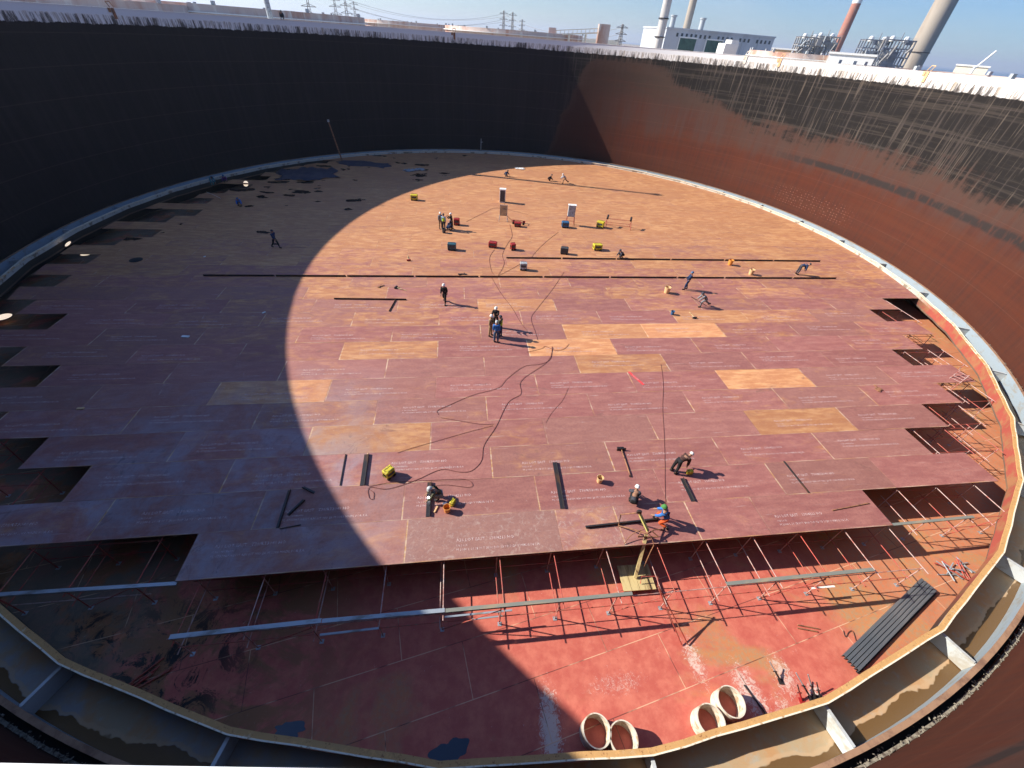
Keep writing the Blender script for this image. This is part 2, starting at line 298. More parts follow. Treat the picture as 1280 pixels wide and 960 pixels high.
def deck_material():
    t = NT('deck_primer_and_rust'); ob = t.tc.outputs['Object']; a = t.attr('tint'); rust_a, bri, seed = t.sep(a.outputs['Vector'])
    pl = t.uvm('plate'); px, py, _ = t.sep(pl)
    sh = t.t.nodes.new('ShaderNodeVectorMath'); sh.operation = 'ADD'; t.link(ob, sh.inputs[0])
    cmb = t.t.nodes.new('ShaderNodeCombineXYZ'); t.link(t.math('MULTIPLY', seed, 37.0), cmb.inputs[2]); t.link(cmb.outputs[0], sh.inputs[1]); v = sh.outputs[0]
    n1 = t.math('ADD', t.math('MULTIPLY', t.noise(t.mapv(v, (0.30, 0.8, 1)), 1.0, 5, 0.66, 0.8), 0.5), t.math('MULTIPLY', t.noise(t.mapv(ob, (0.16, 0.45, 1)), 1.0, 6, 0.68, 1.0), 0.55)); n2 = t.noise(t.mapv(v, (0.8, 3.0, 1)), 1.0, 4, 0.6)
    fine = t.noise(v, 9.0, 4, 0.7); streak = t.noise(t.mapv(v, (0.35, 6.0, 1)), 1.0, 3, 0.7)
    prim = t.mix(t.ramp(n2, 0.35, 0.7), (0.300, 0.110, 0.093), (0.385, 0.160, 0.128))
    prim = t.mix(t.ramp(seed, 0.3, 0.95, 0, 0.5), prim, (0.29, 0.15, 0.11))
    prim = t.mix(t.ramp(fine, 0.35, 0.75, 0, 0.5), prim, (0.20, 0.075, 0.075))
    ru = t.mix(t.ramp(n2, 0.38, 0.68), (0.42, 0.18, 0.078), (0.56, 0.29, 0.13))
    ru = t.mix(t.ramp(streak, 0.5, 0.75, 0, 0.35), ru, (0.36, 0.14, 0.06))
    ru = t.mix(t.ramp(t.noise(t.mapv(ob, (0.12, 0.2, 1)), 1.0, 6, 0.72, 1.2), 0.42, 0.62, 0, 0.6), ru, (0.40, 0.175, 0.085))
    ru = t.mix(t.ramp(fine, 0.56, 0.72, 0, 0.5), ru, (0.62, 0.38, 0.20))
    f = t.ramp(t.math('ADD', t.math('ADD', n1, t.math('MULTIPLY', t.math('SUBTRACT', t.noise(t.mapv(v, (0.5, 0.9, 1)), 1.0, 4, 0.75, 2.0), 0.5), 0.9)), t.math('SUBTRACT', rust_a, 0.5)), 0.40, 0.84)
    col = t.mix(f, prim, ru)
    # light scuffs and dust along the rolling direction
    sc = t.math('MULTIPLY', t.ramp(t.noise(t.mapv(v, (0.5, 9.0, 1)), 1.0, 5, 0.75), 0.60, 0.74), 0.55)
    col = t.mix(sc, col, (0.55, 0.42, 0.36))
    du = t.math('MULTIPLY', t.ramp(t.noise(v, 1.9, 6, 0.8, 1.0), 0.62, 0.74), 0.40); col = t.mix(du, col, (0.56, 0.46, 0.38))
    # bluish mill scale, seen most on the south-western plates
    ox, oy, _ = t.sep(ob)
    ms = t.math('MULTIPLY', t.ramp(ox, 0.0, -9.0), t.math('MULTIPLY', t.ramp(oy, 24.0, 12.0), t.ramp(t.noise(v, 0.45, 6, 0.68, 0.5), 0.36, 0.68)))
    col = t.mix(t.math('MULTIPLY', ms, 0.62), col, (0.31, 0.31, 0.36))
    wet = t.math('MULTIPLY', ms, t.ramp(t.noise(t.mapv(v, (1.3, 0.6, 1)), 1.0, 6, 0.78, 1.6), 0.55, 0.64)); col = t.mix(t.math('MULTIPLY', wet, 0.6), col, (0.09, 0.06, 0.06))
    # chalky scrapes on the front plates
    fr = t.math('MULTIPLY', t.math('MULTIPLY', t.ramp(oy, 10.6, 10.2), t.math('MULTIPLY', t.ramp(ox, -2.8, -2.6), t.ramp(ox, 8.2, 7.0))), 1.0)
    col = t.mix(t.math('MULTIPLY', fr, t.ramp(t.noise(v, 3.2, 7, 0.85, 1.0), 0.50, 0.66, 0.08, 0.45)), col, (0.58, 0.47, 0.40))
    col = t.mix(t.ramp(t.noise(t.mapv(ob, (0.9, 0.25, 1)), 1.0, 7, 0.88, 1.5), 0.64, 0.70, 0, 0.5), col, (0.62, 0.46, 0.38))
    col = t.mix(t.ramp(t.noise(t.mapv(ob, (0.25, 0.6, 1)), 1.0, 7, 0.8, 2.2), 0.58, 0.68, 0, 0.55), col, (0.17, 0.085, 0.07))
    # joint lines: rusty light edges of each plate (uv in metres from the plate's own corner)
    wob = t.math('MULTIPLY', t.math('SUBTRACT', t.noise(v, 3.0, 3), 0.5), 0.06)
    ex = t.ramp(t.math('ADD', px, wob), 0.03, 0.10, 1.0, 0.0); ey = t.ramp(t.math('ADD', py, wob), 0.015, 0.06, 1.0, 0.0)
    e = t.math('MULTIPLY', t.math('MULTIPLY', t.ramp(oy, 26.0, 44.0, 1.0, 0.35), t.math('MAXIMUM', ex, t.math('MULTIPLY', ey, 0.8))), t.ramp(t.noise(t.mapv(v, (0.5, 0.5, 1)), 1.0, 2), 0.40, 0.60, 0.10, 0.95))
    col = t.mix(e, col, t.mix(t.ramp(n2, 0.4, 0.6), (0.56, 0.30, 0.12), (0.66, 0.48, 0.34)))
    dk = t.math('MAXIMUM', t.ramp(px, 0.012, 0.03, 1.0, 0.0), t.ramp(py, 0.008, 0.025, 1.0, 0.0)); col = t.mix(t.math('MULTIPLY', dk, 0.5), col, (0.10, 0.04, 0.03))
    # oily wet blotches in the far shaded quarter
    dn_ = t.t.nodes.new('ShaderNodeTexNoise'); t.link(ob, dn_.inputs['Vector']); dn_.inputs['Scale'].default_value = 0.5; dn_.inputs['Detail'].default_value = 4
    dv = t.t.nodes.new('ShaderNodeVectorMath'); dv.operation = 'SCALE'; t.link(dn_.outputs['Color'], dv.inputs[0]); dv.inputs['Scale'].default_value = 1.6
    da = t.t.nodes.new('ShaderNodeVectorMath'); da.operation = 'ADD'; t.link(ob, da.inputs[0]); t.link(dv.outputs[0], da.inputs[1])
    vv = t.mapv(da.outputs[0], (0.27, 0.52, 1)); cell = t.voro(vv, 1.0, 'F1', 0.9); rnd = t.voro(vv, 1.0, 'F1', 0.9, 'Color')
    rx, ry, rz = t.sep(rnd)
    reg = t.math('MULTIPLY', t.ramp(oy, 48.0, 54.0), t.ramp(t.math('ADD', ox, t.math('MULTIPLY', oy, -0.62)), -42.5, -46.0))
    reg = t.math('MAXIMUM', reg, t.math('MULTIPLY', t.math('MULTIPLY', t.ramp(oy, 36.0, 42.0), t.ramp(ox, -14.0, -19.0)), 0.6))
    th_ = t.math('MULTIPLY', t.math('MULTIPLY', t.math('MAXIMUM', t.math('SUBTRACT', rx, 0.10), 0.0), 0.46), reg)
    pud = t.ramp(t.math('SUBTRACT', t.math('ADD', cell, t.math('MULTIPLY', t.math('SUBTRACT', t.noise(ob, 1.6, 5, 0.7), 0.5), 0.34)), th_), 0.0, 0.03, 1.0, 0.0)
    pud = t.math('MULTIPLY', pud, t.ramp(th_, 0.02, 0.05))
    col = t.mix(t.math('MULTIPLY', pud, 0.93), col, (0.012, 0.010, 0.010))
    br = t.t.nodes.new('ShaderNodeHueSaturation'); t.link(bri, br.inputs['Value']); t.link(col, br.inputs['Color'])
    t.bump(t.math('ADD', fine, n1), 0.012, 0.35)
    rg = t.mix(pud, t.math('ADD', 0.50, t.math('MULTIPLY', n2, 0.35)), 0.25)
    under = t.t.nodes.new('ShaderNodeNewGeometry'); gz = t.sep(under.outputs['Normal'])[2]
    return t.out(t.mix(t.ramp(gz, -0.9, -0.5), (0.03, 0.025, 0.025), br.outputs[0]), rg, 0, 0.35)
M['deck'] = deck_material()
t = NT('stencil_paint'); wear = t.ramp(t.noise(t.tc.outputs['Object'], 9, 4), 0.40, 0.68)
M['stencil'] = t.out(t.mix(wear, (0.46, 0.28, 0.26), (0.74, 0.66, 0.63)), 0.7)

def bottom_material():
    t = NT('tank_bottom_red_primer'); ob = t.tc.outputs['Object']; x, y, _ = t.sep(ob)
    r_ = t.mapv(ob, (1, 1, 1), rot=(0, 0, rad(-20)))
    n1 = t.noise(ob, 0.22, 5, 0.6, 0.5); n2 = t.noise(ob, 1.6, 5, 0.7); fine = t.noise(ob, 7, 5, 0.75)
    red = t.mix(t.ramp(n2, 0.35, 0.7), (0.47, 0.105, 0.075), (0.58, 0.17, 0.115))
    red = t.mix(t.ramp(fine, 0.58, 0.75, 0, 0.5), red, (0.36, 0.07, 0.06))
    org = t.mix(t.ramp(fine, 0.4, 0.65), (0.50, 0.20, 0.08), (0.38, 0.24, 0.13))
    ofac = t.math('ADD', t.ramp(n1, 0.52, 0.68), t.math('MULTIPLY', t.ramp(x, 13.0, 19.0), 0.7), True)
    col = t.mix(ofac, red, org)
    # left: brown silt and black oil
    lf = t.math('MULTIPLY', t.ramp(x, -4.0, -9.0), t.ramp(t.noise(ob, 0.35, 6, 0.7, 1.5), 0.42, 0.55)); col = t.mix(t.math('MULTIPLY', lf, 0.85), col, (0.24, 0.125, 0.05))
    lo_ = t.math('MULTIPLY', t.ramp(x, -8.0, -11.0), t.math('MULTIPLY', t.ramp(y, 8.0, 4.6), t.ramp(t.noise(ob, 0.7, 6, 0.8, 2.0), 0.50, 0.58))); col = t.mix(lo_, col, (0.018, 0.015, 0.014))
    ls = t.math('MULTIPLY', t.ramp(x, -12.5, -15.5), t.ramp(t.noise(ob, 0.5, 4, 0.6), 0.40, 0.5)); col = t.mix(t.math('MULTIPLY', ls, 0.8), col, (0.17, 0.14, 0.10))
    # whitish dust swept into patches
    def patch(cx, cy, rx, ry, rot, strength, dens=0.5):
        nonlocal col
        mv = t.t.nodes.new('ShaderNodeMapping')
        mv.vector_type = 'TEXTURE'; t.link(ob, mv.inputs[0]); mv.inputs['Location'].default_value = (cx, cy, 0)
        mv.inputs['Rotation'].default_value = (0, 0, rad(rot)); mv.inputs['Scale'].default_value = (rx, ry, 1000)
        ln = t.t.nodes.new('ShaderNodeVectorMath'); ln.operation = 'LENGTH'; t.link(mv.outputs[0], ln.inputs[0])
        k = t.math('ADD', t.ramp(ln.outputs['Value'], 0.0, 1.25, 1.0, 0.0), t.math('MULTIPLY', t.math('SUBTRACT', t.noise(ob, 5.0, 7, 0.9, 1.4), 0.5), 3.6))
        col = t.mix(t.math('MULTIPLY', t.ramp(k, dens, dens + 0.3), strength), col, (0.66, 0.56, 0.48))
    patch(2.35, 3.1, 0.55, 1.7, 8, 0.85, 0.42); patch(8.3, 5.6, 0.7, 1.7, 14, 0.75, 0.72); patch(10.2, 4.6, 0.9, 2.0, 18, 0.75, 0.68)
    patch(11.8, 5.3, 0.9, 1.5, 10, 0.7, 0.75); patch(12.8, 4.5, 0.5, 0.9, 0, 0.9, 0.5); patch(5.0, 4.6, 3.0, 1.0, 10, 0.5, 0.95); patch(11.3, 4.2, 0.8, 1.2, 0, 0.6, 0.8)
    patch(-1.2, 2.3, 0.1, 0.1, 0, 0.0)
    # bottom plate lap lines
    rx_, ry_, _ = t.sep(r_)
    fy = t.math('ABSOLUTE', t.math('SUBTRACT', t.math('FRACT', t.math('DIVIDE', t.math('ADD', ry_, 0.3), 2.0)), 0.5))
    row = t.math('FLOOR', t.math('DIVIDE', t.math('ADD', ry_, 0.3), 2.0))
    fx = t.math('ABSOLUTE', t.math('SUBTRACT', t.math('FRACT', t.math('ADD', t.math('DIVIDE', rx_, 5.6), t.math('MULTIPLY', row, 0.43))), 0.5))
    ln_ = t.math('MAXIMUM', t.ramp(fy, 0.490, 0.496), t.ramp(fx, 0.4965, 0.4985)); br = t.ramp(t.noise(ob, 0.8, 3), 0.4, 0.56)
    col = t.mix(t.math('MULTIPLY', ln_, 0.85), col, t.mix(br, (0.10, 0.035, 0.03), (0.70, 0.45, 0.28)))
    t.bump(t.math('ADD', fine, t.math('MULTIPLY', ln_, 0.8)), 0.012, 0.4)
    return t.out(col, t.ramp(n2, 0.3, 0.7, 0.55, 0.8), 0, 0.3)
M['bottom'] = bottom_material()

def rim_material():
    t = NT('peeling_cream_rim'); ob = t.tc.outputs['Object']
    n = t.noise(ob, 2.2, 6, 0.75, 0.5); n2 = t.noise(ob, 0.35, 3, 0.5); f3 = t.noise(ob, 8, 4, 0.8)
    x, y, z = t.sep(ob)
    near = t.ramp(y, -2.0, -30.0, -0.16, 0.20)                     # object space is centred on the tank
    col = t.mix(t.ramp(t.math('ADD', n, near), 0.42, 0.60), (0.68, 0.61, 0.47), (0.54, 0.31, 0.12))
    col = t.mix(t.ramp(n2, 0.55, 0.7, 0, 0.4), col, (0.60, 0.38, 0.16))
    col = t.mix(t.ramp(f3, 0.57, 0.66, 0, 0.8), col, (0.24, 0.09, 0.04))
    col = t.mix(t.ramp(t.noise(ob, 4.5, 5, 0.8), 0.55, 0.62, 0, 0.6), col, (0.70, 0.40, 0.15))
    t.bump(n, 0.03, 0.5)
    return t.out(col, 0.7, 0, 0.3)
M['rim'] = rim_material()
t = NT('red_oxide_and_cream_web'); ob = t.tc.outputs['Object']; x, y, z = t.sep(ob); n = t.noise(ob, 0.9, 5, 0.7)
red = t.mix(t.ramp(n, 0.42, 0.6), (0.36, 0.080, 0.055), (0.34, 0.15, 0.07)); crm = t.mix(t.ramp(n, 0.5, 0.64), (0.52, 0.50, 0.42), (0.22, 0.17, 0.12))
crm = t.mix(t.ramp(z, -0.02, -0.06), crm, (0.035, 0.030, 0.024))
M['rimweb'] = t.out(t.mix(t.math('MULTIPLY', t.ramp(x, 19.0, 26.0), t.ramp(y, -4.0, -9.0)), crm, red), 0.7, 0, 0.25)
M['rimweb_out'] = dirty('rusty_dark_web', (0.13, 0.085, 0.06), (0.20, 0.12, 0.07), 0.9, 0.8, amt=0.5)
def bay_material():
    t = NT('pontoon_bay_floor'); ob = t.tc.outputs['Object']; x, y, _ = t.sep(ob)
    d = t.math('SQRT', t.math('ADD', t.math('MULTIPLY', x, x), t.math('MULTIPLY', y, y)))
    n = t.noise(ob, 0.6, 5, 0.65, 1.0); n2 = t.noise(ob, 2.5, 5, 0.7)
    col = t.mix(t.ramp(n, 0.38, 0.66), (0.40, 0.31, 0.19), (0.46, 0.26, 0.12))
    col = t.mix(t.math('MULTIPLY', t.ramp(x, 6.0, -6.0), t.ramp(t.noise(ob, 0.5, 4, 0.6), 0.46, 0.62, 0, 0.75)), col, (0.28, 0.30, 0.31))
    col = t.mix(t.ramp(n2, 0.52, 0.72, 0, 0.6), col, (0.36, 0.36, 0.31))
    k = t.math('ADD', d, t.math('MULTIPLY', t.math('SUBTRACT', t.noise(ob, 0.35, 4, 0.6), 0.5), 1.6))
    rim_ = t.math('MULTIPLY', t.ramp(k, 42.12, 42.18), t.ramp(k, 42.30, 42.24)); col = t.mix(t.math('MULTIPLY', rim_, 0.6), col, (0.50, 0.34, 0.20))
    wet = t.ramp(k, 42.26, 42.30); col = t.mix(wet, col, (0.15, 0.085, 0.035))
    t.bump(n2, 0.02, 0.4)
    return t.out(col, t.ramp(wet, 0.0, 1.0, 0.75, 0.25), 0, 0.4)
M['bay'] = bay_material()
M['bluegrey'] = dirty('pale_blue_grey_paint', (0.29, 0.35, 0.39), (0.27, 0.26, 0.23), 0.8, 0.55, amt=0.35, stretch=(1, 1, 2.5))
M['brownrim'] = dirty('brown_outer_flange', (0.34, 0.20, 0.12), (0.20, 0.11, 0.07), 1.4, 0.8, amt=0.5, bump=0.01)
M['seal'] = dirty('torn_seal_foam', (0.30, 0.27, 0.21), (0.07, 0.045, 0.035), 6, 0.9, amt=0.5)
M['bulk'] = dirty('grey_white_bulkhead', (0.50, 0.53, 0.53), (0.38, 0.35, 0.29), 1.2, 0.6, amt=0.4)

# ------------------------------------------------------------------ ground, sea, far hills
def landcover():
    t = NT('sandy_ground'); ob = t.tc.outputs['Object']
    n = t.noise(ob, 0.012, 6, 0.6); n2 = t.noise(ob, 0.15, 4, 0.6)
    col = t.mix(t.ramp(n, 0.4, 0.6), (0.36, 0.28, 0.19), (0.26, 0.22, 0.15)); col = t.mix(t.ramp(n2, 0.55, 0.7, 0, 0.6), col, (0.13, 0.13, 0.08))
    return t.out(col, 0.9)
M['land'] = landcover()
t = NT('sea_water'); n = t.noise(t.tc.outputs['Object'], 0.05, 5, 0.6); t.bump(n, 1.0, 0.3)
M['sea'] = t.out(t.mix(t.ramp(n, 0.4, 0.6), (0.012, 0.055, 0.11), (0.016, 0.075, 0.14)), 0.25, 0, 0.5)
def sheet(name, poly, z, mat, **kw):
    mb = MB(); mb.add([(x, y, z) for x, y in poly], [list(range(len(poly)))]); return mb.build(name, mat, **kw)
sheet('sea', [(-50000, -50000), (50000, -50000), (50000, 50000), (-50000, 50000)], -9.0, M['sea'], kind='structure')
def brg(px):                                             # compass direction of an image column at the horizon
    d = ray(px, 0.0719 * px - 6); return math.atan2(d.y, d.x)
a_r = brg(1205)
coast = [(-9000, -900), (140, -300), (230, 60)]
for D, pxx in ((340, 1238), (420, 1212), (520, 1150), (900, 1060), (1600, 960), (3200, 860), (6000, 800), (12000, 700)):
    a = brg(pxx); coast.append((math.cos(a) * D, math.sin(a) * D))
coast += [(-9000, 14000)]
mb = MB(); mb.prism(coast, -9.5, -2.05); mb.build('ground', M['land'], kind='structure')
M['hill'] = dirty('hill_scrub', (0.20, 0.17, 0.12), (0.10, 0.11, 0.07), 0.004, 0.95, amt=0.5)
def hill(pts, depth, zb=-3):
    mb = MB(); vs = []; n = len(pts)
    for k, (f, dd) in enumerate(((0.0, 0), (0.75, 0.25), (1.0, 0.5), (0.7, 0.8), (0.0, 1.0))):
        for (px, h, D) in pts:
            a = brg(px); r = D + dd * depth; vs.append((math.cos(a) * r, math.sin(a) * r, zb + f * h * random.uniform(0.9, 1.1)))
    fs = [(j * n + i, j * n + i + 1, (j + 1) * n + i + 1, (j + 1) * n + i) for j in range(4) for i in range(n - 1)]
    mb.add(vs, fs, True); return mb
pts = [(px, 22 + 5 * math.sin(px * 0.021) + 3 * math.sin(px * 0.09 + 1), 1900) for px in range(-150, 780, 12)]
hill(pts, 900).build('hills', M['hill'], kind='structure')

# ------------------------------------------------------------------ the storage tank: shell, bottom, top rim
tank = empty('storage_tank', (CX, CY, 0), label='huge open-topped round steel oil tank with tar-streaked rusty inner wall', cat='storage tank')
def ring_pts(r, n, a0=-90.0): return [(r * math.cos(rad(a0 + 360 * i / n)), r * math.sin(rad(a0 + 360 * i / n))) for i in range(n)]
NS = 288
zs = [-2.0] + [0.55 + 2.42 * k for k in range(7)] + [TOP]
vs = []; fs = []; uvs = []
for z in zs:
    for i in range(NS + 1):
        a = rad(-90 + 360 * i / NS); vs.append((RS * math.cos(a), RS * math.sin(a), z))
for j in range(len(zs) - 1):
    for i in range(NS):
        fs.append((j * (NS + 1) + i + 1, j * (NS + 1) + i, (j + 1) * (NS + 1) + i, (j + 1) * (NS + 1) + i + 1))
mb = MB(); mb.add(vs, fs, True)
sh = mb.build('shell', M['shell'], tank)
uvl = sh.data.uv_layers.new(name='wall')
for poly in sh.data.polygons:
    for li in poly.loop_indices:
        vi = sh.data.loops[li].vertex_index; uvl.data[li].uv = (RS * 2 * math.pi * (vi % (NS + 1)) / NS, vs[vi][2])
mb = MB(); mb.lathe([(RS + 0.03, -2.0), (RS + 0.03, TOP - 0.02)], NS); mb.build('outer_wall', M['white'], tank)
mb = MB(); mb.lathe([(42.9995, TOP), (43.42, TOP), (43.42, TOP + 0.03), (42.9995, TOP + 0.03)], 1440, closed=True); mb.build('top_rim', M['white'], tank)
mb = MB(); mb.lathe([(RS + 0.035, 15.2), (RS + 1.0, 15.2), (RS + 1.0, 15.24), (RS + 0.035, 15.24)], NS, closed=True)
mb.build('wind_girder', M['galv'], tank)
mb = MB(); mb.prism(ring_pts(RS + 0.02, 144), -2.0, BOT); mb.build('bottom_plate', M['bottom'], tank)
for ob_ in tank.children:
    if ob_.name.startswith('bottom_plate'):
        ob_.location = (-CX, -CY, 0)                     # keep the origin at the world's origin: primer pattern in world metres
        for v in ob_.data.vertices: v.co.x += CX; v.co.y += CY

# ------------------------------------------------------------------ pontoon ring
angs = [-107.0 + 9.13 * k for k in range(0, 17)]
last = angs[-1]; nrest = 23; step = (253.0 - last) / nrest
angs = angs + [last + step * k for k in range(1, nrest)]
NP = len(angs)
pont = empty('pontoon_ring', (CX, CY, 0), label='ring-shaped open pontoon with cream peeling inner rim around the red deck', cat='pontoon')
def rr(a): return 41.35 - 0.35 * max(0.0, math.sin(rad(a) + 0.5))
def ringmesh(prof, mat, name, subdiv=6):
    """prof: list of (dr, z); straight chords between the vertices of the polygon"""
    P = []
    for k in range(NP):
        a0, a1 = rad(angs[k]), rad(angs[(k + 1) % NP] + (360 if k == NP - 1 else 0)); r0, r1 = rr(math.degrees(a0)), rr(math.degrees(a1))
        for s_ in range(subdiv):
            f = s_ / subdiv
            P.append((r0 * math.cos(a0) * (1 - f) + r1 * math.cos(a1) * f, r0 * math.sin(a0) * (1 - f) + r1 * math.sin(a1) * f))
    vs = []; n = len(P)
    for dr, z in prof:
        for x, y in P:
            r = math.hypot(x, y); j_ = 0.012 * math.sin(x * 2.3 + y * 1.7) + 0.008 * math.sin(x * 5.1 - y * 3.3); vs.append((x * (r + dr + j_) / r, y * (r + dr + j_) / r, z + j_ * 0.8))
    fs = []; K = len(prof)
    for j in range(K):
        for i in range(n): fs.append((j * n + i, j * n + (i + 1) % n, ((j + 1) % K) * n + (i + 1) % n, ((j + 1) % K) * n + i))
    mb = MB(); mb.add(vs, fs); return mb.build(name, mat, pont)
ringmesh([(-0.13, 0.26), (0.03, 0.26), (0.03, 0.31), (-0.13, 0.31)], M['rim'], 'inner_rim_flange')
ringmesh([(-0.06, -0.50), (-0.03, -0.50), (-0.03, 0.258), (-0.06, 0.258)], M['rimweb'], 'inner_web')
ringmesh([(0.032, 0.23), (0.075, 0.23), (0.075, 0.325), (0.032, 0.325)], M['cream'], 'rim_lip')
ringmesh([(-0.026, -0.64), (0.0, -0.64), (0.0, 0.258), (-0.026, 0.258)], M['rimweb_out'], 'web_backing')
RO = 42.62
def circ(prof, mat, name, n=240, parent=pont):
    mb = MB(); mb.lathe(prof, n, closed=True); return mb.build(name, mat, parent)
# bay floor
mb = MB(); n = NP * 6; vs = []
P = []
for k in range(NP):
    a0, a1 = rad(angs[k]), rad(angs[(k + 1) % NP] + (360 if k == NP - 1 else 0)); r0, r1 = rr(math.degrees(a0)), rr(math.degrees(a1))
    for s_ in range(6):
        f = s_ / 6; P.append((r0 * math.cos(a0) * (1 - f) + r1 * math.cos(a1) * f, r0 * math.sin(a0) * (1 - f) + r1 * math.sin(a1) * f))
for x, y in P: vs.append((x, y, -0.62))
for x, y in P:
    r = math.hypot(x, y); vs.append((x * RO / r, y * RO / r, -0.66))
mb.add(vs, [(i, (i + 1) % n, n + (i + 1) % n, n + i) for i in range(n)]); mb.build('bay_floor', M['bay'], pont)
circ([(RO, -0.9), (RO + 0.03, -0.9), (RO + 0.03, 0.26), (RO, 0.26)], M['bluegrey'], 'outer_web')
circ([(RO - 0.06, 0.262), (RO + 0.10, 0.262), (RO + 0.10, 0.29), (RO - 0.06, 0.29)], M['brownrim'], 'outer_flange')
for k, a in enumerate(angs):
    ar = rad(a); r0 = rr(a) + 0.03
    mb = MB(); mb.bar((r0 * math.cos(ar), r0 * math.sin(ar), -0.26), ((RO - 0.005) * math.cos(ar), (RO - 0.005) * math.sin(ar), -0.26), 0.05, 0.70)
    mb.bar((r0 * math.cos(ar), r0 * math.sin(ar), 0.102), ((RO - 0.07) * math.cos(ar), (RO - 0.07) * math.sin(ar), 0.102), 0.12, 0.02)
    mb.build('bulkhead', M['bulk'], pont)
mb = MB()                                                # torn seal material in the rim gap
for i in range(3600):
    a = random.uniform(0, 2 * math.pi)
    if random.random() < 0.6: a = rad(random.uniform(-115, 20))
    r = 43.03 - abs(random.gauss(0, 0.07)); s_ = random.uniform(0.010, 0.045)
    R_ = Matrix.Rotation(random.uniform(0, 6), 3, 'Z') @ Matrix.Rotation(random.uniform(-1, 1), 3, 'X')
    mb.box((r * math.cos(a), r * math.sin(a), random.uniform(-0.10, 0.16)), (s_ * random.uniform(1, 3), s_, s_ * 0.5), R_)
o = mb.build('torn_seal', M['seal'], pont, kind='stuff')
circ([(42.72, -0.5), (43.03, -0.5), (43.03, -0.47), (42.72, -0.47)], M['black'], 'seal_skirt')
circ([(42.95, -0.05), (43.04, -0.05), (43.04, -0.01), (42.95, -0.01)], M['seal'], 'seal_lip')

# ------------------------------------------------------------------ the deck of steel plates
deck = empty('steel_deck', (0, 0, 0), TH, label='wide red-primed and rusty steel plate deck laid inside the pontoon ring', cat='deck')
def clip(poly, cx, cy, r, n=72):
    """clip a convex polygon (deck coordinates) to a circle approximated by a polygon"""
    for i in range(n):
        a = 2 * math.pi * (i + 0.5) / n; nx, ny = math.cos(a), math.sin(a); out = []
        for j in range(len(poly)):
            p, q = poly[j], poly[(j + 1) % len(poly)]
            dp = (p[0] - cx) * nx + (p[1] - cy) * ny - r; dq = (q[0] - cx) * nx + (q[1] - cy) * ny - r
            if dp <= 0: out.append(p)
            if (dp < 0 < dq) or (dq < 0 < dp):
                s_ = dp / (dp - dq); out.append((p[0] + (q[0] - p[0]) * s_, p[1] + (q[1] - p[1]) * s_))
        poly = out
        if len(poly) < 3: return []
    return poly
V0, RW, PL = 8.26, 2.013, 6.4
cu, cv = uv_of(Vector((CX, CY, 0)))
# extents (left, right) of the rows that stop short of the rim; None = runs out to it
EXT = {0: (-11.4, 20.6), 1: (None, 29.05), 2: (-17.9, 26.95), 3: (-21.05, 30.15), 4: (-24.3, 33.35), 5: (None, 36.7), 6: (-24.4, 33.45),
       7: (-27.6, 36.3), 8: (None, 39.3), 9: (-27.8, 36.7), 10: (-31.1, 39.8), 11: (None, None), 12: (-31.3, None), 13: (None, None), 14: (-31.5, None),
       16: (-31.6, None), 17: (-29.5, None), 19: (-30.2, None), 20: (-28.3, None), 22: (-28.8, None), 23: (-31.0, None), 24: (-28.5, None), 25: (-26.5, None), 27: (-25.6, None), 28: (-27.0, None), 29: (-23.6, None), 31: (-22.9, None), 32: (-20.0, None)}
ANCH = {0: 20.6, 1: 29.05, 2: 26.95, 3: 30.15, 4: 33.35, 5: 36.7, 6: 33.45, 7: 36.7, 8: 39.8, 9: 36.7, 10: 39.8}
ROW0 = [-11.4, -2.67, 4.15, 7.0, 10.65, 14.15, 20.6]
SPECIAL = {}                                            # (row, pixel inside) -> (rust, brightness, label)
for k, px, py, ru, br, lb in ((5, 950, 470, 1.15, 1.25, 'clean pale tan plate'), (3, 1000, 526, 0.80, 0.92, 'ochre rust-stained plate'),
        (3, 490, 546, 0.78, 0.9, 'rusty orange plate'), (8, 800, 397, 1.3, 1.35, 'pale sandy rusted plate'), (7, 750, 413, 1.2, 1.25, 'pale sandy rusted plate'),
        (8, 705, 397, 0.9, 1.1, None), (6, 770, 432, 0.72, 0.95, None), (5, 340, 490, 0.8, 1.15, None),
        (7, 450, 415, 0.72, 1.0, None), (10, 600, 360, 0.78, 1.05, None), (6, 80, 445, 0.85, 1.2, None), (9, 890, 378, 0.8, 1.05, None)):
    u, v = uv_of(G(px, py)); SPECIAL.setdefault(k, []).append((u, ru, br, lb))
plates = []
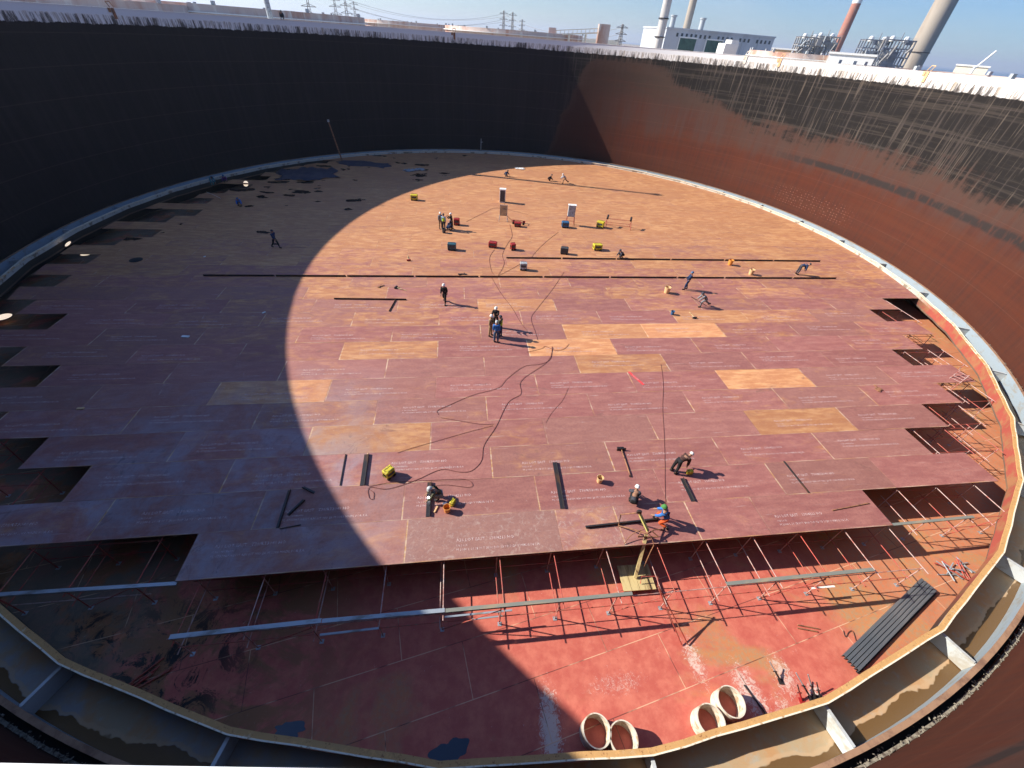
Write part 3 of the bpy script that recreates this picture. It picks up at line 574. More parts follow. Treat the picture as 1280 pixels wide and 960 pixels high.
for k in range(0, 38):
    v0 = V0 + k * RW; v1 = v0 + RW
    L, Rr = EXT.get(k, (None, None))
    RL = 40.93 if k > 33 else 39.6
    if k == 0: cuts = ROW0
    else:
        anchor = ANCH.get(k, 39.8 - (0 if k % 2 else 3.2)) + (0 if k in ANCH else random.choice((0, 0, 0.7, -1.1)))
        cuts = [anchor + PL * j for j in range(-14, 3)]
    if k == 0: us = list(cuts)
    else:
        hi = Rr if Rr is not None else 60.0; lo = L if L is not None else -60.0
        us = sorted([c for c in cuts if lo + 0.9 < c < hi - 0.9] + [lo, hi])
    for a, b in zip(us[:-1], us[1:]):
        poly = [(a, v0), (b, v0), (b, v1), (a, v1)]
        leftside = (a + b) / 2 < 0 and v0 > 18
        poly = clip(poly, cu, cv, 39.7 if (leftside and k < 33) else 40.97)
        if len(poly) < 3: continue
        A = 0.5 * abs(sum(poly[i][0] * poly[(i + 1) % len(poly)][1] - poly[(i + 1) % len(poly)][0] * poly[i][1] for i in range(len(poly))))
        if A < 0.15: continue
        base = min(1.0, max(0.0, (v0 - 20) / 26)); ru = 0.33 + 0.50 * base + random.uniform(-0.10, 0.10) * (1 - 0.6 * base) + (0.16 if random.random() < 0.16 else 0)
        br = random.uniform(0.92, 1.08) if v0 < 36 else random.uniform(0.97, 1.03); lb = None
        for (u, r1, b1, l1) in SPECIAL.get(k, []):
            if a <= u < b: ru, br, lb = r1, b1, l1
        plates.append(dict(poly=poly, a=a, v0=v0, ru=ru, br=br, lb=lb, k=k, w=b - a))
print('plates', len(plates))
plates.sort(key=lambda p: p['k'])
def plate_mesh(mb, p, info):
    z = -0.012 + random.uniform(0, 0.010); n0 = len(mb.f)
    mb.prism(p['poly'], z - 0.012, z + 0.012)
    for _ in range(len(mb.f) - n0): info.append((p['a'], p['v0'], p['ru'], p['br'], random.random() if _ == 0 else None))
    p['z'] = z + 0.012
def finish_plate(o, info):
    me = o.data; uvl = me.uv_layers.new(name='plate'); at = me.attributes.new('tint', 'FLOAT_VECTOR', 'FACE'); seed = 0.0
    for i, poly in enumerate(me.polygons):
        a, v0, ru, br, sd_ = info[i]
        if sd_ is not None: seed = sd_
        at.data[i].vector = (ru, br, seed)
        for li in poly.loop_indices:
            co = me.vertices[me.loops[li].vertex_index].co; uvl.data[li].uv = (co.x - a, co.y - v0)
# stencilled mill marks, shared letter meshes
def textmesh(s, size, name):
    c = bpy.data.curves.new(name, 'FONT'); c.body = s; c.size = size; c.align_x = 'LEFT'; c.resolution_u = 1; c.offset = 0.0
    o = bpy.data.objects.new(name, c); COL.objects.link(o); dg = bpy.context.evaluated_depsgraph_get(); dg.update()
    me = bpy.data.meshes.new_from_object(o.evaluated_get(dg)); bpy.data.objects.remove(o); me.materials.clear(); me.materials.append(M['stencil']); return me
STEN = [[textmesh('A36 LOT EAST   T38/RT3048 HO', 0.20, 'mark'), textmesh('6.0X2000X6400', 0.13, 'mark'), textmesh('PL 4T12069 ASTM A36 HT NO 26 M 2103 MADE FOR S.A.', 0.15, 'mark')],
        [textmesh('A36 LOT EAST   138/4213 HO', 0.20, 'mark'), textmesh('LN 2.6 X', 0.13, 'mark'), textmesh('M 5000 L 16 75 M T 3000 NO 13 YB 2020 V MADE IN S.A.', 0.15, 'mark')]]
def stencil(parent, u, v, z, k):
    for j, (me, dv) in enumerate(zip(STEN[k % 2], (0.0, -0.22, -0.42))):
        o = bpy.data.objects.new('stencil_marking', me); COL.objects.link(o); o.parent = parent; o.location = (u, v + dv, z + 0.004)
NPART = 96
rest = MB(); rinfo = []
for i, p in enumerate(plates):
    if i < NPART or p['lb'] and i < 120:
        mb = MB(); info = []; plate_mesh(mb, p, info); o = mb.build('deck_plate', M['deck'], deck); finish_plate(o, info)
        if p['lb']: o['label'] = p['lb']
        if p['w'] > 5.0 and p['k'] < 11 and random.random() < 0.88 and not (p['lb'] and 'tan' in p['lb']):
            stencil(o, p['a'] + random.uniform(0.5, max(0.6, p['w'] - 4.6)), p['v0'] + random.uniform(0.75, 1.3), p['z'], i)
    else: plate_mesh(rest, p, rinfo)
o = rest.build('outlying_deck_plates', M['deck'], deck, kind='stuff'); finish_plate(o, rinfo)

# ================================================================== people
def skin_mesh(nodes, edges, radii, name, mats, level=1, root=None):
    keys = list(nodes); idx = {k: i for i, k in enumerate(keys)}
    me = bpy.data.meshes.new(name + '_tmp'); me.from_pydata([tuple(nodes[k]) for k in keys], [(idx[a], idx[b]) for a, b in edges], []); me.update()
    o = bpy.data.objects.new(name + '_tmp', me); COL.objects.link(o)
    o.modifiers.new('skin', 'SKIN'); sv = me.skin_vertices[0].data
    for k in keys:
        r = radii[k]; sv[idx[k]].radius = r if isinstance(r, tuple) else (r, r); sv[idx[k]].use_root = (k == (root or keys[0]))
    if level:
        s_ = o.modifiers.new('sub', 'SUBSURF'); s_.levels = level; s_.render_levels = level
    dg = bpy.context.evaluated_depsgraph_get(); dg.update()
    r = bpy.data.meshes.new_from_object(o.evaluated_get(dg)); r.name = name
    bpy.data.objects.remove(o); bpy.data.meshes.remove(me)
    r.materials.clear()
    for mm in mats: r.materials.append(mm)
    r.polygons.foreach_set('use_smooth', [True] * len(r.polygons)); return r
POSE = dict(   # lean, thighs, shins, upper arms, forearms (radians from straight down, forward positive), spread
    stand=(0.03, (0.04, -0.04), (0.0, -0.08), (0.10, -0.05), (0.35, 0.25), 0.10),
    walk=(0.08, (0.45, -0.32), (0.15, -0.75), (-0.40, 0.35), (-0.1, 0.8), 0.08),
    crouch=(0.85, (1.95, 1.85), (-0.60, -0.66), (0.55, 0.45), (0.95, 0.80), 0.18),
    kneel=(0.50, (0.55, 1.45), (-1.42, -0.15), (0.50, 0.60), (0.95, 0.90), 0.12),
    bend=(1.35, (-0.10, 0.05), (-0.15, -0.18), (0.15, 0.05), (0.25, 0.15), 0.12),
    sit=(0.35, (1.55, 1.5), (-0.1, -0.05), (0.7, 0.55), (1.35, 1.2), 0.2),
    lunge=(0.85, (1.1, -0.65), (-0.05, -1.15), (0.9, 0.6), (0.9, 0.8), 0.12),
    pull=(-0.10, (0.35, 0.05), (0.0, -0.30), (0.5, 0.45), (0.9, 0.85), 0.10),
    phone=(0.12, (0.04, -0.08), (0.0, -0.12), (0.9, 0.85), (2.3, 2.2), 0.15),
    point=(0.30, (0.2, -0.2), (0.0, -0.3), (1.3, 0.3), (1.45, 0.6), 0.15))
def person(loc, face, pose, jacket, trousers, hat, label, h=1.74, vest=None, hair=None):
    """face: direction looked at, degrees in world (0 = +x)"""
    lean, th_, shn, ua, fa, ab = POSE[pose]; S = h / 1.75
    def seg(p, ang, ln, side, sp): return p + Vector((side * math.sin(sp) * ln, math.sin(ang) * math.cos(sp) * ln, -math.cos(ang) * math.cos(sp) * ln))
    n = {}; pel = Vector((0, 0, 0)); n['pelvis'] = pel
    up = Vector((0, math.sin(lean), math.cos(lean))); fwd = Vector((0, math.cos(lean), -math.sin(lean)))
    n['waist'] = up * 0.14; n['belly'] = up * 0.25 + fwd * 0.01; n['chest'] = up * 0.42; n['collar'] = up * 0.50; n['neck'] = up * 0.56
    hl = lean * 0.55; hup = Vector((0, math.sin(hl), math.cos(hl))); hf = Vector((0, math.cos(hl), -math.sin(hl)))
    n['jaw'] = n['neck'] + hup * 0.07 + hf * 0.015; n['skull'] = n['neck'] + hup * 0.155 + hf * 0.012; n['crown'] = n['neck'] + hup * 0.215 + hf * 0.0
    n['nose'] = n['neck'] + hup * 0.115 + hf * 0.098
    for i, s_ in enumerate((-1, 1)):
        q = 'LR'[i]
        n['hip' + q] = pel + Vector((s_ * 0.095, 0, -0.03)); n['knee' + q] = seg(n['hip' + q], th_[i], 0.44, s_, ab * 0.6)
        n['ankle' + q] = seg(n['knee' + q], shn[i], 0.42, s_, 0.0); fl = 0.17
        n['toe' + q] = n['ankle' + q] + Vector((s_ * 0.02, fl, -0.055)) if shn[i] > -1.3 else n['ankle' + q] + Vector((0, -0.05, -0.12))
        n['sho' + q] = n['collar'] + Vector((s_ * 0.185, 0, 0)) - up * 0.02; n['elb' + q] = seg(n['sho' + q], ua[i], 0.29, s_, ab)
        n['wri' + q] = seg(n['elb' + q], fa[i], 0.255, -s_, ab * 0.5)
        dd = (n['wri' + q] - n['elb' + q]).normalized(); n['palm' + q] = n['wri' + q] + dd * 0.07
        sd_ = dd.cross(Vector((0, 1, 0.3))).normalized()
        for j, (off, ln) in enumerate(((-0.030, 0.070), (-0.010, 0.082), (0.011, 0.078), (0.031, 0.060))):
            b = n['palm' + q] + sd_ * off + dd * 0.015; n[f'f{j}a' + q] = b + dd * (ln * 0.5); n[f'f{j}b' + q] = b + dd * (ln * 0.8) + Vector((0, 0.012, -0.022))
        n['tha' + q] = n['wri' + q] + dd * 0.035 - sd_ * 0.045; n['thb' + q] = n['wri' + q] + dd * 0.080 - sd_ * 0.065
    low = min(min(n['toe' + q].z, n['ankle' + q].z) for q in 'LR'); low2 = min(n['knee' + q].z - 0.03 for q in 'LR')
    dz = -(min(low, low2) - 0.035)
    if pose == 'sit': dz = 0.50 if False else 0.17 - min(n['hipL'].z, 0) + 0.0; dz = -(min(low, 0) - 0.035)
    for k in n: n[k] = (n[k] + Vector((0, 0, dz))) * S
    R_ = dict(pelvis=(0.15, 0.12), waist=(0.135, 0.11), belly=(0.14, 0.115), chest=(0.165, 0.12), collar=(0.11, 0.09), neck=0.055, jaw=0.072, skull=0.095, crown=0.075, nose=0.014)
    ed = [('pelvis', 'waist'), ('waist', 'belly'), ('belly', 'chest'), ('chest', 'collar'), ('collar', 'neck'), ('neck', 'jaw'), ('jaw', 'skull'), ('skull', 'crown'), ('jaw', 'nose')]
    for q in 'LR':
        R_.update({'hip' + q: 0.088, 'knee' + q: 0.058, 'ankle' + q: 0.042, 'toe' + q: 0.035, 'sho' + q: 0.06, 'elb' + q: 0.043, 'wri' + q: 0.028, 'palm' + q: 0.034,
                   'tha' + q: 0.014, 'thb' + q: 0.010})
        for j in range(4): R_.update({f'f{j}a' + q: 0.010, f'f{j}b' + q: 0.008})
        ed += [('pelvis', 'hip' + q), ('hip' + q, 'knee' + q), ('knee' + q, 'ankle' + q), ('ankle' + q, 'toe' + q), ('collar', 'sho' + q), ('sho' + q, 'elb' + q), ('elb' + q, 'wri' + q),
               ('wri' + q, 'palm' + q), ('wri' + q, 'tha' + q), ('tha' + q, 'thb' + q)]
        for j in range(4): ed += [('palm' + q, f'f{j}a' + q), (f'f{j}a' + q, f'f{j}b' + q)]
    R_ = {k: (tuple(x * S for x in r) if isinstance(r, tuple) else r * S) for k, r in R_.items()}
    root = empty('person', loc, rad(face - 90), label=label, cat='person')
    bm_ = skin_mesh(n, ed, R_, 'body', [M['skin']], 1, 'pelvis'); o = bpy.data.objects.new('body', bm_); COL.objects.link(o); o.parent = root
    def garment(name, keys, mat, grow, shorten=None):
        nn = {k: n[k].copy() for k in keys}; 
        if shorten:
            for k, tow in shorten: nn[k] = n[k] + (n[tow] - n[k]) * 0.14
        ee = [e for e in ed if e[0] in nn and e[1] in nn]
        rr_ = {k: (tuple(x + grow for x in R_[k]) if isinstance(R_[k], tuple) else R_[k] + grow) for k in keys}
        me = skin_mesh(nn, ee, rr_, name, [mat], 1, keys[0]); g = bpy.data.objects.new(name, me); COL.objects.link(g); g.parent = root; return g
    arms = [k + q for q in 'LR' for k in ('sho', 'elb', 'wri')]
    garment('jacket', ['pelvis', 'waist', 'belly', 'chest', 'collar'] + arms, CL[jacket], 0.036, [('wriL', 'elbL'), ('wriR', 'elbR')])
    garment('trousers', ['waist', 'pelvis'] + [k + q for q in 'LR' for k in ('hip', 'knee', 'ankle')], CL[trousers], 0.030, [('ankleL', 'kneeL'), ('ankleR', 'kneeR')])
    if vest: garment('vest', ['pelvis', 'waist', 'belly', 'chest', 'collar'], CL[vest], 0.050)
    for q in 'LR':
        mb = MB(); a, b = n['ankle' + q], n['toe' + q]; mb.bar(a - Vector((0, 0.035, 0.01)), b + Vector((0, 0.02, 0)), 0.095, 0.075); mb.tube(a + Vector((0, 0, 0.06)), a - Vector((0, 0, 0.03)), 0.055, 0.05)
        mb.build('boot', M['black'], root)
    hc = n['skull']; q_ = Vector((0, 0, 1)).rotation_difference(hup).to_matrix()
    mb = MB()
    if hat:
        prof = [(0.135, 0.02), (0.128, 0.035), (0.118, 0.075), (0.095, 0.118), (0.055, 0.143), (0.002, 0.15)]
        vs = []; fs = []; N_ = 14
        for r, z in prof:
            for i in range(N_):
                a = 2 * math.pi * i / N_; vs.append(hc + q_ @ Vector((r * math.cos(a) * 0.92, r * math.sin(a) * (1.22 if (z < 0.03 and math.sin(a) > 0) else 1.05), z)) * S)
        for j in range(len(prof) - 1):
            for i in range(N_): fs.append((j * N_ + i, j * N_ + (i + 1) % N_, (j + 1) * N_ + (i + 1) % N_, (j + 1) * N_ + i))
        mb.add(vs, fs, True); mb.build('hard_hat' if hat in ('white', 'yellow', 'green') else 'cap', dict(white=M['white'], yellow=M['yellow'], green=CL['green'], dark=CL['darkgrey'], blue=M['blue'], grey=M['grey']).get(hat, M['white']), root)
    else:
        mb.lathe([(0.02, 0.115), (0.07, 0.10), (0.098, 0.06), (0.10, 0.0), (0.085, -0.04)], 12, hc - hf * 0.02); mb.build('hair', M['black'], root)
    mb = MB()
    for s_ in (-1, 1): mb.box(n['jaw'] + hup * 0.075 * S + hf * 0.088 * S + Vector((s_ * 0.032, 0, 0)), (0.024, 0.012, 0.012))
    mb.build('eyes', M['black'], root)
    return root

PEOPLE = [
 ((556, 379), -95, 'walk', 'black', 'black', 'white', None, 'person in black jacket and white hard hat walking alone south of the long bars'),
 ((613, 420), -20, 'stand', 'tan', 'tan', 'white', None, 'person in tan jacket and white hard hat left of the blue jacket'),
 ((620, 428), 95, 'stand', 'blue', 'denim', 'grey', None, 'person in blue jacket, back turned, nearest of the group of four'),
 ((625, 421), 160, 'stand', 'olive', 'navy', 'dark', 'hivis', 'person in yellow-green vest at the right of the standing group of four'),
 ((619.5, 409), -100, 'phone', 'black', 'black', 'white', None, 'person in black with raised elbows at the back of the standing group of four'),
 ((346, 310), -15, 'walk', 'navy', 'black', 'dark', None, 'person in dark clothes walking alone in the shaded half of the deck'),
 ((857, 362), 170, 'pull', 'navy', 'navy', 'blue', None, 'person in navy overalls standing and leaning back beside the long bar'),
 ((879, 383), 190, 'lunge', 'grey', 'grey', 'dark', None, 'person in grey overalls lunging forward with a long pole'),
 ((551, 286), -60, 'stand', 'grey', 'tan', 'white', None, 'person in grey shirt standing left of the yellow vest far up the deck'),
 ((555, 288), 80, 'stand', 'lightblue', 'black', 'dark', 'hivis', 'person in bright yellow vest in the small group far up the deck'),
 ((559.5, 288), 60, 'crouch', 'lightblue', 'denim', 'blue', None, 'person in pale blue crouching between the yellow vest and the red box'),
 ((565, 287), 180, 'phone', 'black', 'black', 'white', None, 'person in black with white hard hat beside the red box far up the deck'),
 ((631, 220), -30, 'crouch', 'navy', 'darkgrey', 'dark', None, 'person in dark blue crouching at the far end of the sunlit deck, leftmost of three'),
 ((685, 226), 10, 'crouch', 'black', 'brown', 'dark', None, 'person in black crouching at the far end of the sunlit deck, middle of three'),
 ((706, 229), 200, 'lunge', 'white', 'tan', 'white', None, 'person in pale clothes stooping with arms forward, rightmost of three at the far end'),
 ((778, 322), -150, 'crouch', 'darkgrey', 'black', 'dark', None, 'person in dark grey crouching at the upper long bar right of the yellow box'),
 ((552, 621), 200, 'crouch', 'olive', 'grey', 'grey', None, 'person in olive crouching and welding beside a dark angle bar'),
 ((842, 590), 25, 'bend', 'brown', 'black', 'white', None, 'person in brown jacket bending right down over an angle bar near the front edge'),
 ((790, 632), 75, 'crouch', 'darkgrey', 'black', 'white', None, 'person in dark grey with white hard hat squatting above the yellow hoist frame'),
 ((829, 657), 150, 'kneel', 'blue', 'orange', 'green', None, 'person in bright blue shirt, orange trousers and green hat kneeling by the hoist frame'),
 ((300, 256), -60, 'crouch', 'blue', 'navy', 'blue', None, 'person in blue crouching alone in the far left shade'),
 ((267, 233), -40, 'bend', 'turquoise', 'turquoise', 'dark', None, 'person in turquoise bending over the pontoon rim in the shade'),
 ((283, 227), -70, 'crouch', 'purple', 'navy', 'blue', None, 'person in purple and navy crouching by the pontoon rim in the shade'),
 ((996, 343), -10, 'bend', 'navy', 'darkgrey', 'dark', None, 'person in navy stooping low over the right end of the lower long bar'),
]
for (px, py), face, pose, j_, t_, hat, vest, lb in PEOPLE:
    person(G(px, py, 0.008), face, pose, j_, t_, hat, lb, vest=vest)
p_ = W(387, 22, 84.0); p_.z = TOP
person(Vector((CX + 43.25 * math.cos(rad(138.5)), CY + 43.25 * math.sin(rad(138.5)), TOP + 0.03)), -60, 'crouch', 'darkgrey', 'black', None, 'person in dark clothes crouching on top of the far left tank rim')

# ================================================================== things standing on the deck
ZD = 0.008
def machine(px, py, c, size, rz, label, kind='generator', group=None, z=ZD):
    L, Wd, H = [q * 0.88 for q in size]; r = empty('welding_machine', G(px, py, z), rad(rz), label=label, cat='welding machine', group=group)
    mb = MB(); mb.box((0, 0, 0.10 + (H - 0.10) / 2), (L, Wd, H - 0.10), bev=0.03); mb.build('housing', M[c], r)
    mb = MB(); mb.box((0, -Wd / 2 - 0.006, H * 0.62), (L * 0.7, 0.012, H * 0.30)); mb.build('control_panel', M['darkgrey'], r)
    mb = MB()
    for i in range(5): mb.box((-L / 2 - 0.006, (-0.3 + 0.15 * i) * Wd, H * 0.55), (0.012, Wd * 0.06, H * 0.4))
    mb.build('vent', M['black'], r)
    mb = MB(); mb.path([(-L * 0.38, 0, H), (-L * 0.38, 0, H + 0.10), (L * 0.38, 0, H + 0.10), (L * 0.38, 0, H)], 0.016); mb.build('handle', M['black'], r)
    for sx in (-1, 1):
        mb = MB(); mb.tube((sx * L * 0.34, -Wd / 2 - 0.02, 0.09), (sx * L * 0.34, -Wd / 2 + 0.05, 0.09), 0.09, n=12); mb.tube((sx * L * 0.34, Wd / 2 - 0.05, 0.09), (sx * L * 0.34, Wd / 2 + 0.02, 0.09), 0.09, n=12)
        mb.build('wheel', M['black'], r)
    return r
machine(518, 250, 'yellow', (1.0, 0.7, 0.75), 8, 'yellow box machine standing alone near the shadow edge far up the deck')
machine(750, 284, 'yellow', (0.95, 0.7, 0.8), -25, 'yellow box machine beside the red trestle frame')
machine(746, 312, 'yellow', (1.05, 0.7, 0.7), 12, 'yellow box machine between the red trestle and the upper long bar')
machine(487, 595, 'yellow', (0.58, 0.42, 0.62), 55, 'yellow box machine left of the welder near the front')
machine(565, 312, 'teal', (0.95, 0.65, 0.75), 2, 'dark teal box machine left of the two red ones')
machine(616, 309, 'red', (0.95, 0.6, 0.65), -8, 'bright red box machine, left of the two red ones above the bars')
machine(641, 312, 'red', (0.55, 0.6, 0.75), 20, 'small dark red machine just left of the start of the upper long bar')
machine(705, 317, 'darkgrey', (0.9, 0.6, 0.75), -5, 'dark grey round-shouldered machine above the upper long bar')
machine(654, 337, 'grey', (0.75, 0.55, 0.80), 5, 'pale grey box machine standing between the two long bars')
machine(706, 284, 'blue', (0.95, 0.7, 0.75), 5, 'dark blue box machine in front of the legged cabinet')
machine(571, 281, 'red', (0.75, 0.6, 0.8), 5, 'red box machine behind the person with the white hat far up the deck')
machine(647, 283, 'red', (0.9, 0.6, 0.55), 0, 'dark red machine with a tow bar right of the slatted grey stand')

def bucket(px, py, c, label, rz=0, s=1.0, z=ZD):
    r = empty('bucket', G(px, py, z), rad(rz), label=label, cat='bucket')
    mb = MB(); mb.lathe([(0.0, 0.0), (0.13, 0.0), (0.17, 0.34), (0.18, 0.34), (0.18, 0.36), (0.158, 0.36), (0.125, 0.02), (0.0, 0.02)], 18); mb.build('pail', M[c], r)
    mb = MB(); mb.path([(0.175 * math.cos(a), 0.06 * math.sin(a), 0.34 + 0.12 * math.sin(a)) for a in [math.pi * i / 8 for i in range(9)]], 0.006); mb.build('handle', M['steel'], r)
    r.scale = (s, s, s); return r
bucket(912, 331, 'orange', 'orange bucket below the upper long bar at the right', s=1.5)
bucket(938, 343, 'tan', 'tan bucket just above the lower long bar at the right', s=1.5)
bucket(833, 366, 'tan', 'tan bucket left of the person in navy overalls', s=1.6)
bucket(559, 639, 'orange', 'orange bucket with a dark gun in front of the welder', s=1.0)
bucket(749, 602, 'tan', 'tan bucket with a grey cable over it near the front', s=1.0)
bucket(840, 393, 'blue', 'small blue bucket right of the pale sandy plates', s=0.9)
bucket(555, 291, 'darkgrey', 'dark bucket at the feet of the yellow-vest group', s=1.3)
def fan(px, py, rz, label, s=1.0):
    r = empty('canister', G(px, py, ZD), rad(rz), label=label, cat='canister')
    mb = MB(); mb.box((0, 0, 0.15), (0.32, 0.20, 0.28), bev=0.04); mb.build('can', M['yellow'], r)
    mb = MB(); mb.path([(-0.1, 0, 0.29), (-0.1, 0, 0.35), (0.1, 0, 0.35), (0.1, 0, 0.29)], 0.015); mb.build('handle', M['yellow'], r)
    mb = MB(); mb.tube((0.12, 0, 0.28), (0.17, 0, 0.36), 0.025); mb.build('spout', M['black'], r); r.scale = (s, s, s); return r
fan(566, 630, 70, 'small bright yellow can in the shadow of the welder'); fan(861, 592, 10, 'yellow can under the hands of the bending person in brown', 1.0)

def cabinet(px, py, label, legs, c='grey', rz=0, size=(0.8, 0.5, 1.1)):
    L, Wd, H = size; r = empty('cabinet', G(px, py, ZD), rad(rz), label=label, cat='cabinet'); z0 = legs
    mb = MB(); mb.box((0, 0, z0 + H / 2), (L, Wd, H), bev=0.02); mb.build('case', M[c], r)
    mb = MB(); mb.box((0, -Wd / 2 - 0.012, z0 + H / 2), (L * 0.82, 0.02, H * 0.86)); d_ = mb.build('door', M['darkgrey'] if legs == 0 else M['grey'], r)
    mb = MB(); mb.box((L * 0.32, -Wd / 2 - 0.035, z0 + H / 2), (0.03, 0.03, 0.12)); mb.build('handle', M['steel'], d_)
    mb = MB(); mb.box((0, 0, z0 + H + 0.03), (L + 0.1, Wd + 0.1, 0.05)); mb.build('top_cover', M['white'], r)
    if legs:
        for sx in (-1, 1):
            for sy in (-1, 1):
                mb = MB(); mb.tube((sx * (L / 2 + 0.08), sy * (Wd / 2 + 0.15), 0), (sx * (L / 2 - 0.02), sy * (Wd / 2 - 0.02), z0 + 0.05), 0.028); mb.build('leg', M['redtube'], r)
        mb = MB(); mb.tube((-L / 2, 0, z0 * 0.45), (L / 2, 0, z0 * 0.45), 0.02); mb.build('brace', M['redtube'], r)
    return r
cabinet(628, 252.5, 'white-topped upright cabinet standing alone, farthest of the three', 0, 'white', 0, (0.75, 0.6, 1.6))
cabinet(712, 281, 'grey electrical cabinet on splayed red legs behind the dark blue machine', 1.0, 'grey', 0, (0.85, 0.5, 1.25))
r = empty('slatted_stand', G(629, 276, ZD), 0, label='grey slatted panel on four legs below the upright cabinet', cat='stand')
mb = MB()
for i in range(9): mb.box((0, -0.02, 0.65 + 0.13 * i), (0.8, 0.03, 0.09))
mb.build('panel', M['darkgrey'], r)
mb = MB(); mb.box((-0.42, 0, 1.15), (0.05, 0.06, 1.25)); mb.box((0.42, 0, 1.15), (0.05, 0.06, 1.25)); mb.box((0, 0, 1.8), (0.89, 0.06, 0.05)); mb.build('panel_frame', M['galv'], r)
for sx in (-1, 1):
    for sy in (-1, 1):
        mb = MB(); mb.tube((sx * 0.5, sy * 0.35, 0), (sx * 0.42, sy * 0.03, 0.75), 0.025); mb.build('leg', M['galv'], r)
mb = MB(); mb.tube((0.1, 0, 1.8), (0.12, 0, 2.35), 0.02); mb.build('mast', M['steel'], r)
r = empty('trestle', G(757, 283, ZD), rad(-4), label='red pipe trestle frame right of the legged cabinet', cat='trestle')
for x in (0, 2.9):
    mb = MB(); mb.tube((x, -0.5, 0), (x, 0.1, 0.95), 0.03); mb.build('leg', M['redtube'], r)
    mb = MB(); mb.tube((x, 0.7, 0), (x, 0.1, 0.95), 0.03); mb.build('leg', M['redtube'], r)
for z, y in ((0.9, 0.1), (0.35, -0.25), (0.35, 0.5)):
    mb = MB(); mb.tube((0, y, z), (2.9, y, z), 0.025); mb.build('rail', M['redtube'], r)
for x, nm in ((0.0, 'roller'), (2.75, 'roller')):
    mb = MB(); mb.tube((x, -0.2, 1.0), (x + 0.12, 0.5, 1.15), 0.12, n=12); mb.build(nm, M['steel'], r)
r = empty('tow_trolley', G(640, 280, ZD), rad(-3), label='low dark red trolley frame left of the dark red machine', cat='trolley')
mb = MB(); mb.bar((0, 0, 0.3), (1.5, 0, 0.3), 0.05, 0.05); mb.bar((0, 0.5, 0.3), (1.5, 0.5, 0.3), 0.05, 0.05); mb.bar((0, 0, 0.3), (0, 0.5, 0.3), 0.05, 0.05); mb.bar((1.5, 0, 0.3), (1.5, 0.5, 0.3), 0.05, 0.05); mb.build('frame', M['red'], r)
for x in (0.15, 1.35):
    mb = MB(); mb.tube((x, -0.06, 0.14), (x, 0.0, 0.14), 0.14, n=14); mb.tube((x, 0.5, 0.14), (x, 0.56, 0.14), 0.14, n=14); mb.build('wheel', M['black'], r)
mb = MB(); mb.bar((0, 0.25, 0.3), (-0.6, 0.25, 0.75), 0.04, 0.04); mb.build('tow_bar', M['red'], r)

def angle_bar(P, Q, w=0.16, h=0.12, label=None, group=None, mat='steel', name='angle_bar', t_=0.014):
    P = Vector(P); Q = Vector(Q); L = (Q - P).length; r = math.atan2(Q.y - P.y, Q.x - P.x); mb = MB()
    prof = [(-w / 2, 0), (w / 2, 0), (w / 2, t_), (-w / 2 + t_, t_), (-w / 2 + t_, h), (-w / 2, h)]
    n = 6; vs = [(0, y, z) for y, z in prof] + [(L, y, z) for y, z in prof]
    mb.add(vs, [list(range(n)), list(range(n, 2 * n))[::-1]] + [(i, n + i, n + (i + 1) % n, (i + 1) % n) for i in range(n)])
    return mb.build(name, M[mat], None, P, r, label=label, cat='angle bar', group=group)
breaks = [254, 344.5, 433.5, 518.5, 599, 679, 762, 846, 905, 990, 1045]
names = 'first second third fourth fifth sixth seventh eighth ninth tenth'.split()
for i in range(10):
    a, b = breaks[i] + 1.0, breaks[i + 1] - 1.0; y = lambda x: 344.6 + (x - 254) * 0.0045
    angle_bar(G(a, y(a), ZD), G(b, y(b), ZD), 0.17, 0.16, f'dark steel bar, {names[i]} from the left in the lower of the two long rows', 'dark bars laid end to end across the deck')
b2 = [632, 702, 770, 838, 905, 966, 1025]
for i in range(6):
    a, b = b2[i] + 0.8, b2[i + 1] - 0.8; y = lambda x: 322.6 + (x - 632) * 0.0105
    angle_bar(G(a, y(a), ZD), G(b, y(b), ZD), 0.17, 0.16, f'dark steel bar, {names[i]} from the left in the upper of the two long rows', 'dark bars laid end to end across the deck')
angle_bar(G(418, 373.6, ZD), G(508, 374.6, ZD), 0.16, 0.14, 'dark steel bar lying alone left of the person in the black jacket')
angle_bar(G(495, 375.5, ZD), G(487, 389.5, ZD), 0.12, 0.1, 'short rusty bar sloping away below the lone dark bar', mat='rusty')
angle_bar(G(453, 607, ZD), G(458.5, 568, ZD), 0.24, 0.12, 'broad black angle bar left of the near yellow machine')
angle_bar(G(535, 646, ZD), G(537, 603, ZD), 0.20, 0.12, 'black angle bar the welder is working on')
angle_bar(G(703, 636, ZD), G(693, 578, ZD), 0.20, 0.12, 'long black angle bar beside a rust streak in front of the middle')
angle_bar(G(866, 627, ZD), G(852, 598, ZD), 0.16, 0.12, 'black angle bar under the bending person in brown')
angle_bar(G(347, 660, ZD), G(362, 613, ZD), 0.14, 0.12, 'long dark bar in the shade, steepest of the lot there')
angle_bar(G(360, 644, ZD), G(380, 625, ZD), 0.16, 0.12, 'short dark bar lying aslant right of the long one in the shade')
angle_bar(G(379, 609, ZD), G(393, 616, ZD), 0.12, 0.1, 'very short dark bar at the plate joint in the shade')
angle_bar(G(350, 661, ZD), G(376, 656, ZD), 0.05, 0.05, 'thin dark bar at the foot of the long one in the shade')
angle_bar(G(732, 659, ZD), G(822, 649, ZD), 0.14, 0.14, 'long dark bar behind the hoist frame at the front edge')
angle_bar(G(1040, 638, ZD), G(1086, 629, ZD), 0.06, 0.05, 'thin dark rod near the right end of the front row', mat='rusty')
